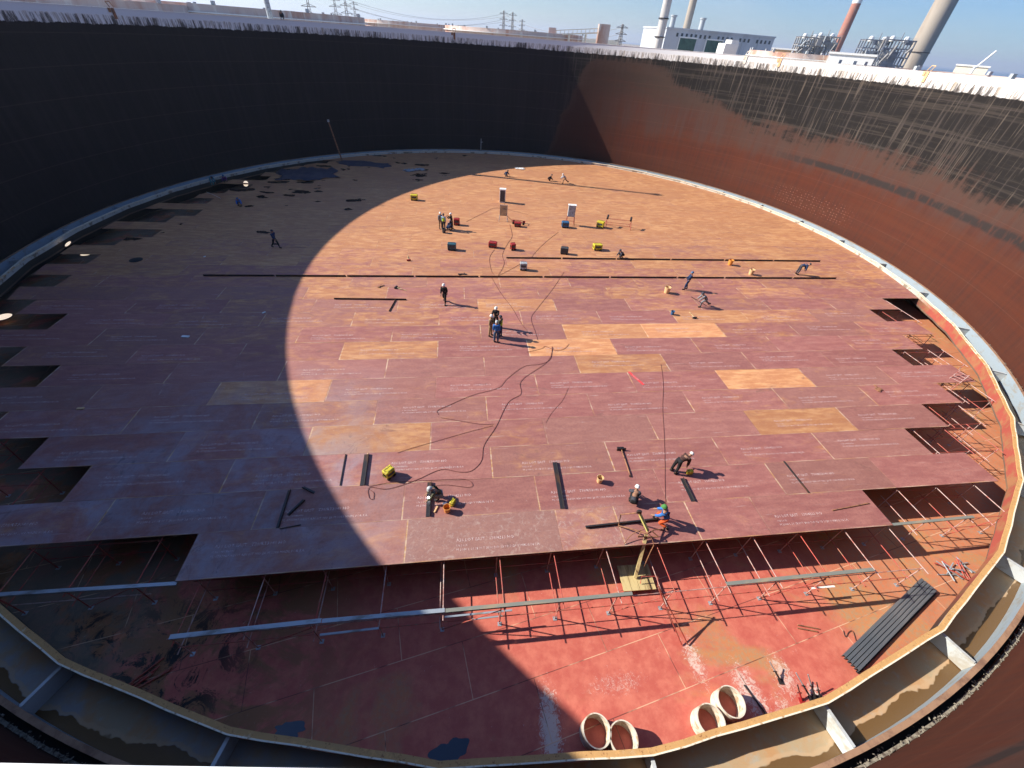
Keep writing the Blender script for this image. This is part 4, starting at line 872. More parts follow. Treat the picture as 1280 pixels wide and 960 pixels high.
angle_bar(G(425, 607, ZD), G(432, 568, ZD), 0.05, 0.05, 'thin black strip along the plate edge at the shadow line')
angle_bar(G(980, 577, ZD), G(1011, 616, ZD), 0.10, 0.08, 'black strip beside the rubbed plate joint on the right', mat='steel')
# flanged support leg
r = empty('support_leg', G(776, 562, ZD), math.atan2(*(lambda d: (d.y, d.x))(G(787, 594) - G(776, 562))), label='rusty pipe leg with a cross plate lying on the deck behind the bending people', cat='support leg')
mb = MB(); mb.tube((0.1, 0, 0.08), (1.75, 0, 0.06), 0.035); mb.build('pipe', M['rusty'], r)
mb = MB(); mb.box((0.05, 0, 0.09), (0.05, 0.50, 0.18)); mb.box((-0.12, 0, 0.04), (0.05, 0.38, 0.06)); mb.box((-0.03, 0, 0.06), (0.2, 0.06, 0.06)); mb.build('cross_plate', M['steel'], r)
mb = MB(); mb.lathe([(0.0, 0), (0.06, 0), (0.06, 0.06), (0.0, 0.06)], 12, (1.78, 0, 0)); mb.build('foot', M['steel'], r)
M['arc'] = NT('welding_arc').mat; b_ = M['arc'].node_tree.nodes['Principled BSDF']; b_.inputs['Emission Color'].default_value = (0.9, 0.95, 1, 1); b_.inputs['Emission Strength'].default_value = 12
mb = MB(); mb.lathe([(0.0, -0.05), (0.04, -0.03), (0.055, 0.0), (0.04, 0.03), (0.0, 0.05)], 10); mb.build('welding_arc', M['arc'], None, G(535.5, 622, 0.16), label='bright white welding arc on the black angle bar by the welder', cat='welding arc')
# small things
def hammer(px, py, rz, label, s=1.0, z=ZD, c='steel'):
    r = empty('hammer', G(px, py, z), rad(rz), label=label, cat='hammer')
    mb = MB(); mb.tube((0, 0, 0.05), (0.8, 0, 0.03), 0.022, 0.018); mb.build('shaft', M['wood'], r)
    mb = MB(); mb.box((0, 0, 0.06), (0.10, 0.30, 0.11), bev=0.02); mb.build('head', M[c], r); r.scale = (s, s, s); return r
hammer(868, 398, 100, 'hammer lying right of the blue bucket', 1.2)
hammer(511, 326, 110, 'hammer lying left of the teal machine below it', 1.3, c='red')
hammer(495, 360, -20, 'hammer lying between the lower long row and the lone bar', 1.3)
r = empty('marked_cloth', G(795, 473, ZD), math.atan2(*(lambda d: (d.y, d.x))(G(803, 479) - G(788, 466))), label='red plastic strip with white lettering flat on the plates', cat='plastic strip')
mb = MB(); vs = []; fs = []
for i in range(13):
    for j in range(4): vs.append((-0.75 + 1.5 * i / 12, -0.09 + 0.18 * j / 3, 0.008 + 0.02 * abs(math.sin(i * 1.1 + j))))
for i in range(12):
    for j in range(3): fs.append((i * 4 + j, (i + 1) * 4 + j, (i + 1) * 4 + j + 1, i * 4 + j + 1))
mb.add(vs, fs, True); M['redplastic'] = dirty('red_plastic', (0.75, 0.07, 0.07), (0.55, 0.05, 0.05), 5, 0.5, amt=0.2); mb.build('strip', M['redplastic'], r)
me = textmesh('DANGER', 0.15, 'mark'); o = bpy.data.objects.new('lettering', me); COL.objects.link(o); o.parent = r; o.location = (-0.38, -0.05, 0.034)
# crumpled tarpaulin in the far shade
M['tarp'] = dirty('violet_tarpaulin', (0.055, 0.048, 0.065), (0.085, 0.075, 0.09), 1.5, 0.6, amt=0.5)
def sheetmesh(cx, cy, L, Wd, rz, hgt, mat, name, label, cat, seed=0):
    rnd = random.Random(seed); mb = MB(); nx, ny = 18, 10; vs = []; fs = []
    ph = [rnd.uniform(0, 6) for _ in range(6)]
    for i in range(nx + 1):
        for j in range(ny + 1):
            x = (i / nx - 0.5) * L * (1 + 0.12 * math.sin(j * 0.9 + ph[0])); y = (j / ny - 0.5) * Wd * (1 + 0.2 * math.sin(i * 0.5 + ph[1]))
            z = 0.015 + hgt * abs(math.sin(i * 0.9 + ph[2] + math.sin(j * 0.7 + ph[3])) * math.cos(j * 0.6 + ph[4] + 0.4 * math.sin(i * 0.5))) * rnd.uniform(0.7, 1)
            vs.append((x, y, z))
    for i in range(nx):
        for j in range(ny): fs.append((i * (ny + 1) + j, (i + 1) * (ny + 1) + j, (i + 1) * (ny + 1) + j + 1, i * (ny + 1) + j + 1))
    mb.add(vs, fs, True); P = G(cx, cy, ZD); o = mb.build(name, mat, None, P, rad(rz), label=label, cat=cat)
    md = o.modifiers.new('thickness', 'SOLIDIFY'); md.thickness = 0.006; return o
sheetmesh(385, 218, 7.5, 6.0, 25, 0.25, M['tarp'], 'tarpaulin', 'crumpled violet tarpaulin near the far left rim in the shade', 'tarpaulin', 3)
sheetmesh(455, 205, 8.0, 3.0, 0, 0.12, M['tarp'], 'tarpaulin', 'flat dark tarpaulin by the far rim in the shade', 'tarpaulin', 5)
M['plastic'] = dirty('dusty_plastic', (0.30, 0.30, 0.30), (0.20, 0.18, 0.17), 3, 0.5)
sheetmesh(518, 213, 3.2, 1.2, 35, 0.2, M['plastic'], 'plastic_sheet', 'scrunched white plastic sheet in the far shade', 'plastic sheet', 8)
sheetmesh(650, 211, 1.6, 0.9, 5, 0.12, M['white'], 'plastic_sheet', 'small white plastic sheet at the far end in the sun', 'plastic sheet', 9)
# scraps
for i, (px, py, w, d, rz, c, lb) in enumerate(((1098, 487, .5, .3, 20, 'rusty', 'small tangle of rusty scrap on the right-hand plates'), (578, 343, .8, .15, 5, 'steel', 'dark offcut above the lower long row'),
     (476, 358, .6, .15, 40, 'rusty', 'rusty offcut left of the hammer by the lone bar'), (330, 391, .25, .12, 60, 'white', 'small white scrap on shaded plates'), (232, 421, .5, .2, 0, 'white', 'pale flat scrap in the left shade'),
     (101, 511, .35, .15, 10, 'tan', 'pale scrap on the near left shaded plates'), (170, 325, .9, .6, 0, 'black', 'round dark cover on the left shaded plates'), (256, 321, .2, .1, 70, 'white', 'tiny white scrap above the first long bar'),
     (545, 637, .35, .08, 75, 'tan', 'pale curved offcut below the welder'), (556, 630, .2, .12, 30, 'white', 'white rag beside the orange bucket'))):
    mb = MB(); mb.box((0, 0, 0.03), (w, d, 0.05), bev=0.015)
    if i in (0, 1, 2): mb.box((w * 0.2, d * 0.6, 0.04), (w * 0.15, d * 1.6, 0.05)); mb.box((-w * 0.2, -d * 0.4, 0.05), (w * 0.5, d * 0.4, 0.06), Matrix.Rotation(0.6, 3, 'Z'))
    if i == 6: mb = MB(); mb.lathe([(0, 0), (0.5, 0), (0.5, 0.03), (0.42, 0.05), (0, 0.05)], 20)
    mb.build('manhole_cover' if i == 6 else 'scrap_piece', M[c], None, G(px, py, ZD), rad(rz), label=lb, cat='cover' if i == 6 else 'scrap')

def smooth(pts, n=6):
    out = []; P = [pts[0]] + pts + [pts[-1]]
    for i in range(1, len(P) - 2):
        for k in range(n):
            t_ = k / n; a, b, c, d = P[i - 1], P[i], P[i + 1], P[i + 2]
            out.append(0.5 * ((2 * b) + (c - a) * t_ + (2 * a - 5 * b + 4 * c - d) * t_ ** 2 + (3 * b - a - 3 * c + d) * t_ ** 3))
    out.append(P[-2]); return out
def hose(pix, label, r_=0.022, mat='cable', z=0.03, name='hose', cat='hose'):
    pts = smooth([G(x, y, z) for x, y in pix]); mb = MB(); mb.path(pts, r_ * 0.55); return mb.build(name, M[mat], None, label=label, cat=cat)
hose([(691, 434), (684, 452), (652, 475), (651, 492), (635, 503), (620, 533), (605, 556), (602, 575), (590, 588), (575, 590), (551, 587), (520, 600), (485, 611), (462, 609), (461, 621), (466, 624), (467, 616), (462, 612)], 'dark red hose winding from the middle of the deck down to the yellow machine')
hose([(690, 433), (688, 448), (676, 455), (655, 458), (634, 473), (622, 485), (590, 494), (560, 507), (547, 513), (548, 518)], 'dark red hose curving down to the left from the middle of the deck')
hose([(617, 530), (600, 530), (575, 526), (551, 522)], 'thin hose joining the winding hose from the left', 0.018)
hose([(616, 532), (585, 540), (550, 550), (515, 560), (497, 566)], 'thin hose running down left over the orange plate', 0.018)
hose([(461, 608), (490, 603), (545, 600), (580, 599), (590, 604), (586, 609), (560, 606), (545, 607)], 'hose lying in a long flat loop around the welder', 0.018)
hose([(614, 346), (625, 365), (640, 385), (650, 402), (660, 415)], 'cable from the lower long row toward the middle of the deck', 0.02)
hose([(705, 340), (690, 362), (671, 386), (664, 398), (669, 415), (672, 425)], 'cable sloping down left past the pale plates', 0.02)
hose([(637, 280), (640, 295), (634, 305), (628, 318), (630, 330), (622, 345)], 'cable between the slatted stand and the lower long row', 0.022)
hose([(618, 312), (612, 322), (614, 338), (620, 346)], 'cable looping down from the bright red machine', 0.022)
hose([(622, 345), (645, 333), (652, 328)], 'short cable to the pale grey machine', 0.022)
hose([(698, 290), (685, 300), (672, 312), (664, 322)], 'cable from the dark blue machine down to the upper long row', 0.022)
hose([(583, 277), (605, 266), (622, 260), (660, 268)], 'thin cable crossing the far deck by the cabinets', 0.022)
hose([(826, 455), (829, 480), (828, 510), (830, 545), (831, 580), (831, 600), (832, 640)], 'long cable running down the deck to the kneeling person in blue', 0.016)
hose([(711, 430), (705, 436), (695, 438), (682, 433), (676, 436), (658, 440)], 'tangled hose end in the middle of the deck', 0.022)
hose([(710, 485), (703, 500), (690, 515), (682, 528)], 'thin short cable below the middle of the deck', 0.014)
hose([(258, 240), (268, 244), (276, 248)], 'pale hose hanging off the rim by the person in turquoise', 0.03, 'white')
# a pole held by the lunging person and the umbrella-like hood
mb = MB(); a_ = G(864, 371, 0.9); b_ = G(883, 382, 0.25); mb.tube(a_, b_, 0.025); mb.build('pole', M['steel'], None, label='long dark pole held by the lunging person in grey', cat='pole')

# hoist frame: yellow plank beam on an A-frame reaching from the crate platform up to the deck edge
plat = empty('crate_platform', G(795, 722, -1.6), rad(8), label='pale wooden plank platform on the red floor under the deck edge', cat='platform')
for i in range(4):
    mb = MB(); mb.box((-0.57 + 0.38 * i, 0, 0.02), (0.36, 1.15, 0.05)); mb.build('plank', M['wood'], plat)
for y in (-0.45, 0.45):
    mb = MB(); mb.box((0, y, -0.05), (1.5, 0.1, 0.08)); mb.build('bearer', M['wood'], plat)
for sx in (-1, 1):
    for y in (-0.45, 0.45):
        mb = MB(); mb.tube((sx * 0.65, y, -0.3), (sx * 0.65, y, -0.092), 0.03); mb.build('leg', M['redtube'], plat)
hoist = empty('hoist_frame', G(790, 700, ZD), 0, label='rusty hand-made hoist with a faded yellow beam leaning over the deck edge', cat='hoist')
o_ = hoist.location.copy()
def L_(px, py, z): return G(px, py, z) - o_
mb = MB(); mb.bar(L_(794, 722, -1.5), L_(808, 668, 0.35), 0.14, 0.09); mb.build('lower_beam', M['wood'], hoist)
mb = MB(); mb.bar(L_(810, 664, 0.5), L_(799, 641, 1.15), 0.13, 0.08); mb.build('upper_beam', M['pale_yellow'], hoist)
mb = MB(); mb.path([L_(810, 667, 0.45), L_(792, 662, 0.30), L_(773, 657, 0.05), L_(776, 643, 0.5), L_(797, 641, 1.1)], 0.035); mb.build('side_tube', M['rusty'], hoist)
mb = MB(); mb.path([L_(810, 667, 0.45), L_(818, 662, 0.30), L_(829, 662, 0.05), L_(829, 655, 0.02)], 0.032); mb.build('side_tube', M['rusty'], hoist)
mb = MB(); mb.tube(L_(797, 671, 0.3), L_(823, 671, 0.3), 0.03); mb.tube(L_(801, 666, 0.55), L_(797, 671, 0.3), 0.025); mb.tube(L_(815, 664, 0.5), L_(823, 671, 0.3), 0.025); mb.build('spreader', M['rusty'], hoist)
mb = MB(); mb.path(smooth([L_(808, 660, 0.5), L_(790, 668, 0.3), L_(780, 680, 0.05)]), 0.02); mb.path(smooth([L_(812, 668, 0.4), L_(817, 680, 0.1), L_(813, 690, -0.3), L_(805, 708, -1.0)]), 0.02); mb.build('rope', M['rusty'], hoist)
mb = MB(); mb.box(L_(799, 640, 1.22), (0.22, 0.10, 0.16), bev=0.02); mb.tube(L_(799, 640, 1.16) + Vector((0, -0.06, 0)), L_(799, 640, 1.16) + Vector((0, 0.06, 0)), 0.1, n=14); mb.build('pulley', M['steel'], hoist)
r = empty('pipe_stool', G(808, 722, -1.5), rad(5), label='small bent red pipe frame on the plank platform', cat='pipe frame')
mb = MB(); mb.path([(-0.35, -0.25, 0), (-0.35, -0.1, 0.35), (0.4, -0.1, 0.35), (0.42, -0.4, -0.05)], 0.022); mb.build('frame', M['redtube'], r)

# ================================================================== scaffolding below the deck edge
def scaffold(label, posts, ztop, v_rows, links=True, seed=0, tm='tube'):
    """posts: list of u; v_rows: list of v. A run of frames, ledgers along u, transoms along v"""
    rnd = random.Random(seed); root = empty('scaffold', D2W(posts[0], v_rows[0], BOT), TH, label=label, cat='scaffold', group=None); u0, v0 = posts[0], v_rows[0]
    H = ztop - BOT
    for u in posts:
        for v in v_rows:
            x, y = u - u0, v - v0
            mb = MB(); mb.tube((x, y, 0.01), (x, y, H), 0.024); po = mb.build('post', M[tm], root)
            mb = MB(); mb.box((x, y, 0.012), (0.16, 0.16, 0.012)); mb.build('base_plate', M['galv'], po)
    for v in v_rows:
        for z in (H - 0.12, H - 1.0):
            mb = MB(); mb.tube((posts[0] - u0 - 0.2, v - v0 + 0.03, z), (posts[-1] - u0 + 0.2, v - v0 + 0.03, z), 0.019); mb.build('ledger', M['redtube'] if rnd.random() < 0.8 else M['tube'], root)
    if links and len(v_rows) > 1:
        for u in posts:
            for z, e in ((H - 0.06, 0.12), (H - 0.9, -0.05)):
                mb = MB(); mb.tube((u - u0 + e, -0.25, z), (u - u0 + e, v_rows[-1] - v0 + 0.3, z), 0.021); mb.build('transom', M[tm if rnd.random() < 0.7 else 'redtube'], root)
    for i, u in enumerate(posts[:-1]):
        if i % 3 == 1:
            mb = MB(); mb.tube((u - u0, -0.04, 0.15), (posts[i + 1] - u0, -0.04, H - 0.15), 0.02); mb.build('brace', M['redtube'], root)
    return root
UU = [-1.11 + 2.385 * k for k in range(-9, 14)]
def sel(a, b): return [u for u in UU if a <= u <= b]
scaffold('long run of pale and red scaffold tubes along the front edge of the deck', sel(-11, 21), -0.14, [6.25, 8.3, 10.2])
scaffold('short scaffold run in the left corner beyond the cut-back plates', sel(-19.5, -11.5), -0.14, [8.35, 10.2], seed=2, tm='redtube')
scaffold('scaffold run in the large right-hand opening of the deck', [u for u in sel(21.5, 29.5)], -0.14, [8.4, 10.2], seed=3)
scaffold('scaffold bay beside the third row end at the right rim', [27.6, 29.8, 31.8], -0.14, [12.5, 14.3], seed=4)
scaffold('scaffold bay beside the fourth row end at the right rim', [30.7, 33.0], -0.14, [14.6, 16.3], seed=5)
scaffold('scaffold bay beside the notch in front of the ladder on the right', [34.0, 36.2], -0.14, [16.6, 18.3], seed=6)
scaffold('scaffold bay in the middle notch on the right', [34.6, 36.9, 38.2], -0.14, [20.5, 22.2], seed=7)
scaffold('scaffold bay behind the olive plate on the right', [37.2, 39.3], -0.14, [24.4, 26.2], seed=8)
scaffold('farthest scaffold bay in the twin openings on the right', [38.0, 40.2], -0.14, [26.6, 28.4, 30.2], seed=9)
scaffold('dark scaffold bay in the near left opening', [-22.6, -20.2], -0.14, [12.4, 14.2], seed=10, tm='redtube')
scaffold('dark scaffold bay in the second left opening', [-25.6, -23.2], -0.14, [14.4, 16.2], seed=11, tm='redtube')
def beam(P, Q, w, h, mat, label, name='beam', group=None):
    mb = MB(); P = Vector(P); Q = Vector(Q); L = (Q - P).length; t_ = 0.012
    mb.box((L / 2, 0, h / 2 + 0.0), (L, w, t_)); mb.box((L / 2, -w / 2 + t_ / 2, h / 4), (L, t_, h / 2 - t_)); mb.box((L / 2, w / 2 - t_ / 2, h / 4), (L, t_, h / 2 - t_))
    d = Q - P; o = mb.build(name, M[mat], None, P, math.atan2(d.y, d.x), label=label, cat='beam', group=group); return o
zb = -0.12
beam(G(213, 797, zb), G(402, 776.5, zb), 0.16, 0.14, 'galv', 'silver beam on the front scaffold, the shaded left length')
beam(G(403, 777, zb), G(556, 763.5, zb), 0.15, 0.14, 'galv', 'silver beam on the front scaffold, the middle length')
beam(G(557, 764, zb), G(790, 742.5, zb), 0.14, 0.14, 'board', 'grey beam on the front scaffold, the sunlit length left of the platform')
beam(G(907, 730.5, zb), G(1091, 712.5, zb), 0.15, 0.14, 'board', 'grey beam on the front scaffold right of the platform')
beam(G(-10, 744.5, zb), G(222, 730, zb), 0.14, 0.14, 'galv', 'silver beam from the left rim to the deck corner')
beam(G(1108, 657, zb), G(1216, 646.5, zb), 0.13, 0.12, 'board', 'dark grey beam from the right deck corner to the rim')
beam(G(400, 794, -1.0), G(474, 785.5, -1.0), 0.08, 0.08, 'galv', 'short pale bar on the lower ledgers in the shade')
beam(G(556, 771.5, -0.95), G(640, 763, -0.95), 0.07, 0.07, 'galv', 'pale bar lit by the sun under the grey beam, upper of two')
beam(G(590, 774.5, -1.1), G(628, 770, -1.1), 0.06, 0.06, 'galv', 'pale bar lit by the sun under the grey beam, lower of two')
beam(G(1014, 735.5, -1.2), G(1043, 733, -1.2), 0.08, 0.05, 'white', 'short white bar across the right-hand scaffold feet')
beam(G(1103, 502, -0.12) * 1.0, G(1218, 502, -0.12), 0.12, 0.1, 'board', 'thin board along the row end below the ladder') if False else None
# ladder at the right edge
P, Q = G(1183, 484, -0.3), G(1206, 466, 0.35); r = empty('ladder', P, 0, label='small rusty white ladder lying at the right edge of the deck', cat='ladder')
d = Q - P; sd_ = d.cross(Vector((0, 0, 1))).normalized() * 0.3
for s_ in (-1, 1):
    mb = MB(); mb.tube(sd_ * s_, d + sd_ * s_, 0.03); mb.build('rail', M['tube'], r)
for i in range(7):
    mb = MB(); c = d * ((i + 0.5) / 7); mb.tube(c - sd_, c + sd_, 0.02); mb.build('rung', M['tube'], r)

# ================================================================== things on the red tank bottom
ZB = BOT + 0.004
M['ringcream'] = dirty('cream_pipe_paint', (0.66, 0.60, 0.49), (0.42, 0.26, 0.15), 3.5, 0.6, amt=0.42)
for (px, py, lb) in ((743.5, 916, 'white pipe ring near the shadow edge, leftmost of four'), (776.5, 925, 'white pipe ring touching the leftmost one'),
                     (909, 880, 'white pipe ring on the right, the one farther from the rim'), (884, 903, 'white pipe ring on the right, touching the rim flange')):
    P = G(px, py, ZB + 0.30); P.z = ZB; r_ = empty('pipe_ring', P, random.uniform(0, 6), label=lb, cat='pipe ring', group='white pipe rings on the red tank bottom')
    mb = MB(); mb.lathe([(0.46, 0.0), (0.50, 0.0), (0.50, 0.70), (0.46, 0.70)], 40, closed=True); mb.build('wall', M['ringcream'], r_)
    mb = MB(); mb.box((0.505, 0, 0.35), (0.012, 0.02, 0.68)); mb.build('weld_seam', M['cream'], r_)
A_, B_ = G(1062, 831, ZB), G(1159, 733, ZB); d = (B_ - A_); ang = math.atan2(d.y, d.x); L = d.length; nrm = Vector((-math.sin(ang), math.cos(ang), 0))
M['channel'] = dirty('dark_blue_grey_channel', (0.13, 0.145, 0.16), (0.19, 0.19, 0.19), 2, 0.4, 0.3, amt=0.4, stretch=(0.2, 2, 1))
for i in range(5):
    P = A_ + nrm * (0.30 - 0.135 * i); mb = MB(); w, h, t_ = 0.13, 0.18, 0.01
    mb.box((L / 2, 0, h), (L, w * 0.78, t_)); mb.box((L / 2, -w * 0.39, h / 2), (L, t_, h - 0.012)); mb.box((L / 2, w * 0.39, h / 2), (L, t_, h - 0.012))
    mb.build('steel_channel', M['channel'], None, P + Vector((0, 0, 0.0)), ang, label=f'long dark grey channel on the red floor, {names[i]} from the deck side of the bundle', cat='steel channel', group='dark channels bundled on the tank bottom')
P, Q = G(1071, 841, ZB), G(1169, 741, ZB); angle_bar(P, Q, 0.10, 0.10, 'thin black bar right alongside the channel bundle', name='flat_bar')
rt = [((158, 858), (205, 822)), ((164, 861), (200, 832)), ((170, 862), (215, 834)), ((163, 857), (196, 836)), ((176, 858), (212, 838)), ((168, 858), (192, 841))]
for i, (a, b) in enumerate(rt):
    mb = MB(); mb.tube(G(*a, ZB + 0.03), G(*b, ZB + 0.05 + 0.03 * (i % 2)), 0.03); mb.build('scaffold_tube', M['redtube'], None, label='dark red tube in the loose pile by the shaded left rim', cat='scaffold tube', group='red tubes piled at the left rim')
def prop(px, py, qx, qy, label, base='steel', h0=1.2, mat='galv'):
    P = G(px, py, ZB); r = empty('prop_jack', P, 0, label=label, cat='prop'); top = G(qx, qy, ZB + h0) - P
    mb = MB(); mb.tube((0, 0, 0.02), top * 0.55, 0.035); mb.build('outer_tube', M[base], r)
    mb = MB(); mb.tube(top * 0.5, top, 0.022); mb.build('inner_tube', M[mat], r)
    mb = MB(); mb.box((0, 0, 0.012), (0.2, 0.2, 0.02)); mb.build('base_plate', M[base], r)
    mb = MB(); mb.tube(top * 0.5 + Vector((-0.08, 0, 0)), top * 0.5 + Vector((0.08, 0, 0)), 0.02); mb.build('pin', M['steel'], r); return r
prop(976, 852, 962, 827, 'steel prop leaning alone above the four rings', h0=0.5)
prop(1014, 874, 995, 841, 'steel prop leaning left of the white-dusted props', h0=0.6)
prop(1019, 872, 1010, 843, 'steel prop leaning on the right in the dusted group', h0=0.9)
prop(1025, 873, 1021, 853, 'short dark prop at the right of the dusted group', h0=0.7, mat='steel')
prop(1002, 876, 997, 856, 'short red-footed prop nearest the rim in the dusted group', base='red', h0=0.6, mat='steel')
mb = MB(); mb.tube(G(930, 856, ZB + 0.04), G(958, 893, ZB + 0.04), 0.03); mb.build('thin_rod', M['steel'], None, label='dark rod on the red floor between the rings and the props', cat='rod')
for i, (a, b, lb) in enumerate((((848, 765), (877, 841), 'left of two long red tubes leaning below the scaffold'), ((857, 765), (893, 842), 'right of two long red tubes leaning below the scaffold'))):
    a3 = G(823, 735 - 3 * i, 0.0); b3 = G(852 + 8 * i, 806, ZB + 0.05); mb = MB(); mb.tube(a3, b3, 0.026); mb.build('scaffold_tube', M['redtube'], None, label=lb, cat='scaffold tube')
for i, (px, py, qx, qy, lb) in enumerate(((997, 781, 1024, 786, 'upper of two short rods on the red floor'), (997, 785, 1022, 789.5, 'lower of two short rods on the red floor'))):
    mb = MB(); mb.tube(G(px, py, ZB + 0.03), G(qx, qy, ZB + 0.03), 0.025); mb.build('short_rod', M['rusty'], None, label=lb, cat='rod')
hose([(1054, 788), (1057, 796), (1061, 790), (1066, 789), (1070, 801)], 'bent dark wire left of the channel bundle', 0.02, 'steel', ZB + 0.03, 'wire', 'wire')
# debris heap at the right corner
for i in range(16):
    a = random.uniform(0, math.pi); P = G(1198 + random.uniform(-14, 14), 711 + random.uniform(-7, 9), ZB + 0.05 + 0.04 * (i % 4)); dd = Vector((math.cos(a), math.sin(a), random.uniform(-0.05, 0.15))) * random.uniform(0.25, 0.7)
    mb = MB(); mb.tube(P - dd, P + dd, 0.028); mb.build('scaffold_coupler_tube', M['galv'] if i % 3 else M['redtube'], None, label='short scaffold tube in the heap at the right-hand rim corner', cat='scaffold tube', group='short tubes heaped in the right corner')
# puddles on the bottom
M['puddle'] = NT('still_dark_water').out((0.02, 0.03, 0.05), 0.06, 0, 0.6)
def puddle(px, py, rx, ry, rz, label, seed, z=BOT + 0.003):
    rnd = random.Random(seed); ph = [rnd.uniform(0, 6) for _ in range(4)]; poly = []
    for i in range(40):
        a = 2 * math.pi * i / 40; k = 1 + 0.14 * math.sin(2 * a + ph[0]) + 0.12 * math.sin(3 * a + ph[1]) + 0.09 * math.sin(7 * a + ph[2]) + 0.05 * math.sin(9 * a + ph[3]); poly.append((rx * k * math.cos(a), ry * k * math.sin(a)))
    mb = MB(); mb.prism(poly, 0, 0.004); mb.build('puddle', M['puddle'], None, G(px, py, z), rad(rz), label=label, cat='puddle')
puddle(563, 938, 0.62, 0.30, 12, 'blue-black puddle on the shaded red floor beside the rim', 1)
puddle(362, 913, 0.5, 0.26, 0, 'pale blue puddle on the shaded brown floor, left of the other one', 2)
M['oil'] = NT('black_oil_film').out((0.02, 0.018, 0.02), 0.3, 0, 0.4)
# glowing discs with made-up lamp housings, standing in for bright patches of light
M['patchglow'] = NT('light_patch_glow').mat
b_ = M['patchglow'].node_tree.nodes['Principled BSDF']; b_.inputs['Emission Color'].default_value = (1.0, 0.80, 0.60, 1); b_.inputs['Emission Strength'].default_value = 0.5; b_.inputs['Base Color'].default_value = (0.8, 0.7, 0.6, 1)
for px, py, z, tilt, rz, s_, lb in ((308, 230, -0.15, -1.0, 0, 0.62, 'bright round made-up work lamp by the far left openings'), (87, 306, -0.3, -0.5, -30, 0.55, 'bright round made-up work lamp at the left rim'),
        (109, 319, -0.6, 0.0, 0, 0.75, 'bright round made-up work lamp seen edge-on in the dark left opening'), (5, 398, -1.5, 0.0, 0, 0.9, 'orange-lit round made-up work lamp low at the left edge')):
    r = empty('light_patch', G(px, py, z), rad(rz), label=lb, cat='work lamp'); R_ = Matrix.Rotation(-tilt, 3, 'X')  # no real work lamp; each disc stands in for a patch of light
    for nm, prof, mt in (('disc_housing', [(s_ * 0.2, 0.0), (s_ * 0.62, 0.10), (s_ * 0.64, 0.10), (s_ * 0.64, 0.14), (s_ * 0.58, 0.14)], 'darkgrey'), ('lens', [(0.0, 0.12), (s_ * 0.57, 0.12)], 'patchglow')):
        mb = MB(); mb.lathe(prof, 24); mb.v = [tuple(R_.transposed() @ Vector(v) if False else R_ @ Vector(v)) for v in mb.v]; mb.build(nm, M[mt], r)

# ================================================================== poles on the pontoon and marks on the rim
def pole(base, top, label, r_=0.05, mat='rusty', head=False):
    r = empty('gauge_pole', base, 0, label=label, cat='pole'); d = Vector(top) - Vector(base)
    mb = MB(); mb.tube((0, 0, 0), d, r_, r_ * 0.8); mb.build('tube', M[mat], r)
    mb = MB(); mb.box((0, 0, 0.02), (0.3, 0.3, 0.04)); mb.build('foot', M['steel'], r)
    if head: mb = MB(); mb.box(d + Vector((0, 0, 0.1)), (0.25, 0.25, 0.3), bev=0.03); mb.build('head', M['grey'], r)
    else: mb = MB(); mb.tube(d * 0.7, d * 0.7 + Vector((0.35, 0, 0.05)), r_ * 0.8); mb.build('bracket', M['grey'], r)
b = G(427, 199, 0.3); pole(b, b + Vector((-0.9, 0.0, 5.0)), 'tall leaning rusty pole on the far left pontoon', 0.12, 'rusty', True)
b = G(601, 188.5, 0.3); pole(b, b + Vector((0, 0.4, 1.9)), 'short thin pole on the far pontoon against the dark wall', 0.05, 'grey')
b = G(53, 289, 0.2); pole(b, b + Vector((-0.5, -0.6, 2.2)), 'thin pale pole by the left pontoon in the shade', 0.035, 'galv')
b = G(1075, 305, 0.2); pole(b, b + Vector((0.1, -0.1, 1.8)), 'thin pale pole on the right pontoon against the rusty wall', 0.04, 'cream')
for px, c, lb in ((143, 'rusty', 'rusty bracket hooked over the left rim'), (1160, 'tan', 'ochre ladder hook over the right rim, nearest the sea'), (932, 'cream', 'cream hook over the rim below the white plant hall'), (568, 'rusty', 'small rusty hook over the far rim'), (975, 'tan', 'small tan hook between the plant hall and the boiler towers')):
    a = None; d_ = ray(px, 0.0719 * px + 8); dx, dy = d_.x, d_.y
    A2 = dx * dx + dy * dy; B2 = -2 * (dx * CX + dy * CY); C2 = CX * CX + CY * CY - RS * RS; tt = (-B2 + math.sqrt(B2 * B2 - 4 * A2 * C2)) / 2 / A2
    P = Vector((dx * tt, dy * tt, TOP)); aa = math.atan2(P.y - CY, P.x - CX); r = empty('rim_hook', P, aa, label=lb, cat='hook')
    mb = MB(); mb.box((-0.06, 0, -0.40), (0.05, 0.3, 0.85)); mb.box((-0.06, 0.35, -0.15), (0.05, 0.25, 0.35)); mb.build('plate', M[c], r)
    mb = MB(); mb.tube((-0.06, -0.2, 0.06), (0.25, -0.2, 0.5), 0.04); mb.tube((-0.06, 0.2, 0.06), (0.25, 0.2, 0.5), 0.04); mb.tube((0.25, -0.2, 0.5), (0.25, 0.2, 0.5), 0.04); mb.build('handrail', M[c], r)
# tall mast outside the tank on the left: its shadow crosses the far deck
b = Vector((-36.3, 71.9, -2.0)); d_ = ray(335.5, 12); k = math.hypot(b.x, b.y) / math.hypot(d_.x, d_.y); b.x, b.y = d_.x * k, d_.y * k
r = empty('lighting_mast', b, 0, label='tall grey lighting mast rising past the top of the picture on the left', cat='mast')
mb = MB(); mb.tube((0, 0, 0), (0, 0, 38), 0.42, 0.26, n=16); mb.build('shaft', M['grey'], r)
mb = MB(); mb.lathe([(0.4, 37.6), (0.55, 37.7), (0.55, 38.0), (0.3, 38.1)], 16, closed=True); mb.build('lamp_ring', M['galv'], r)

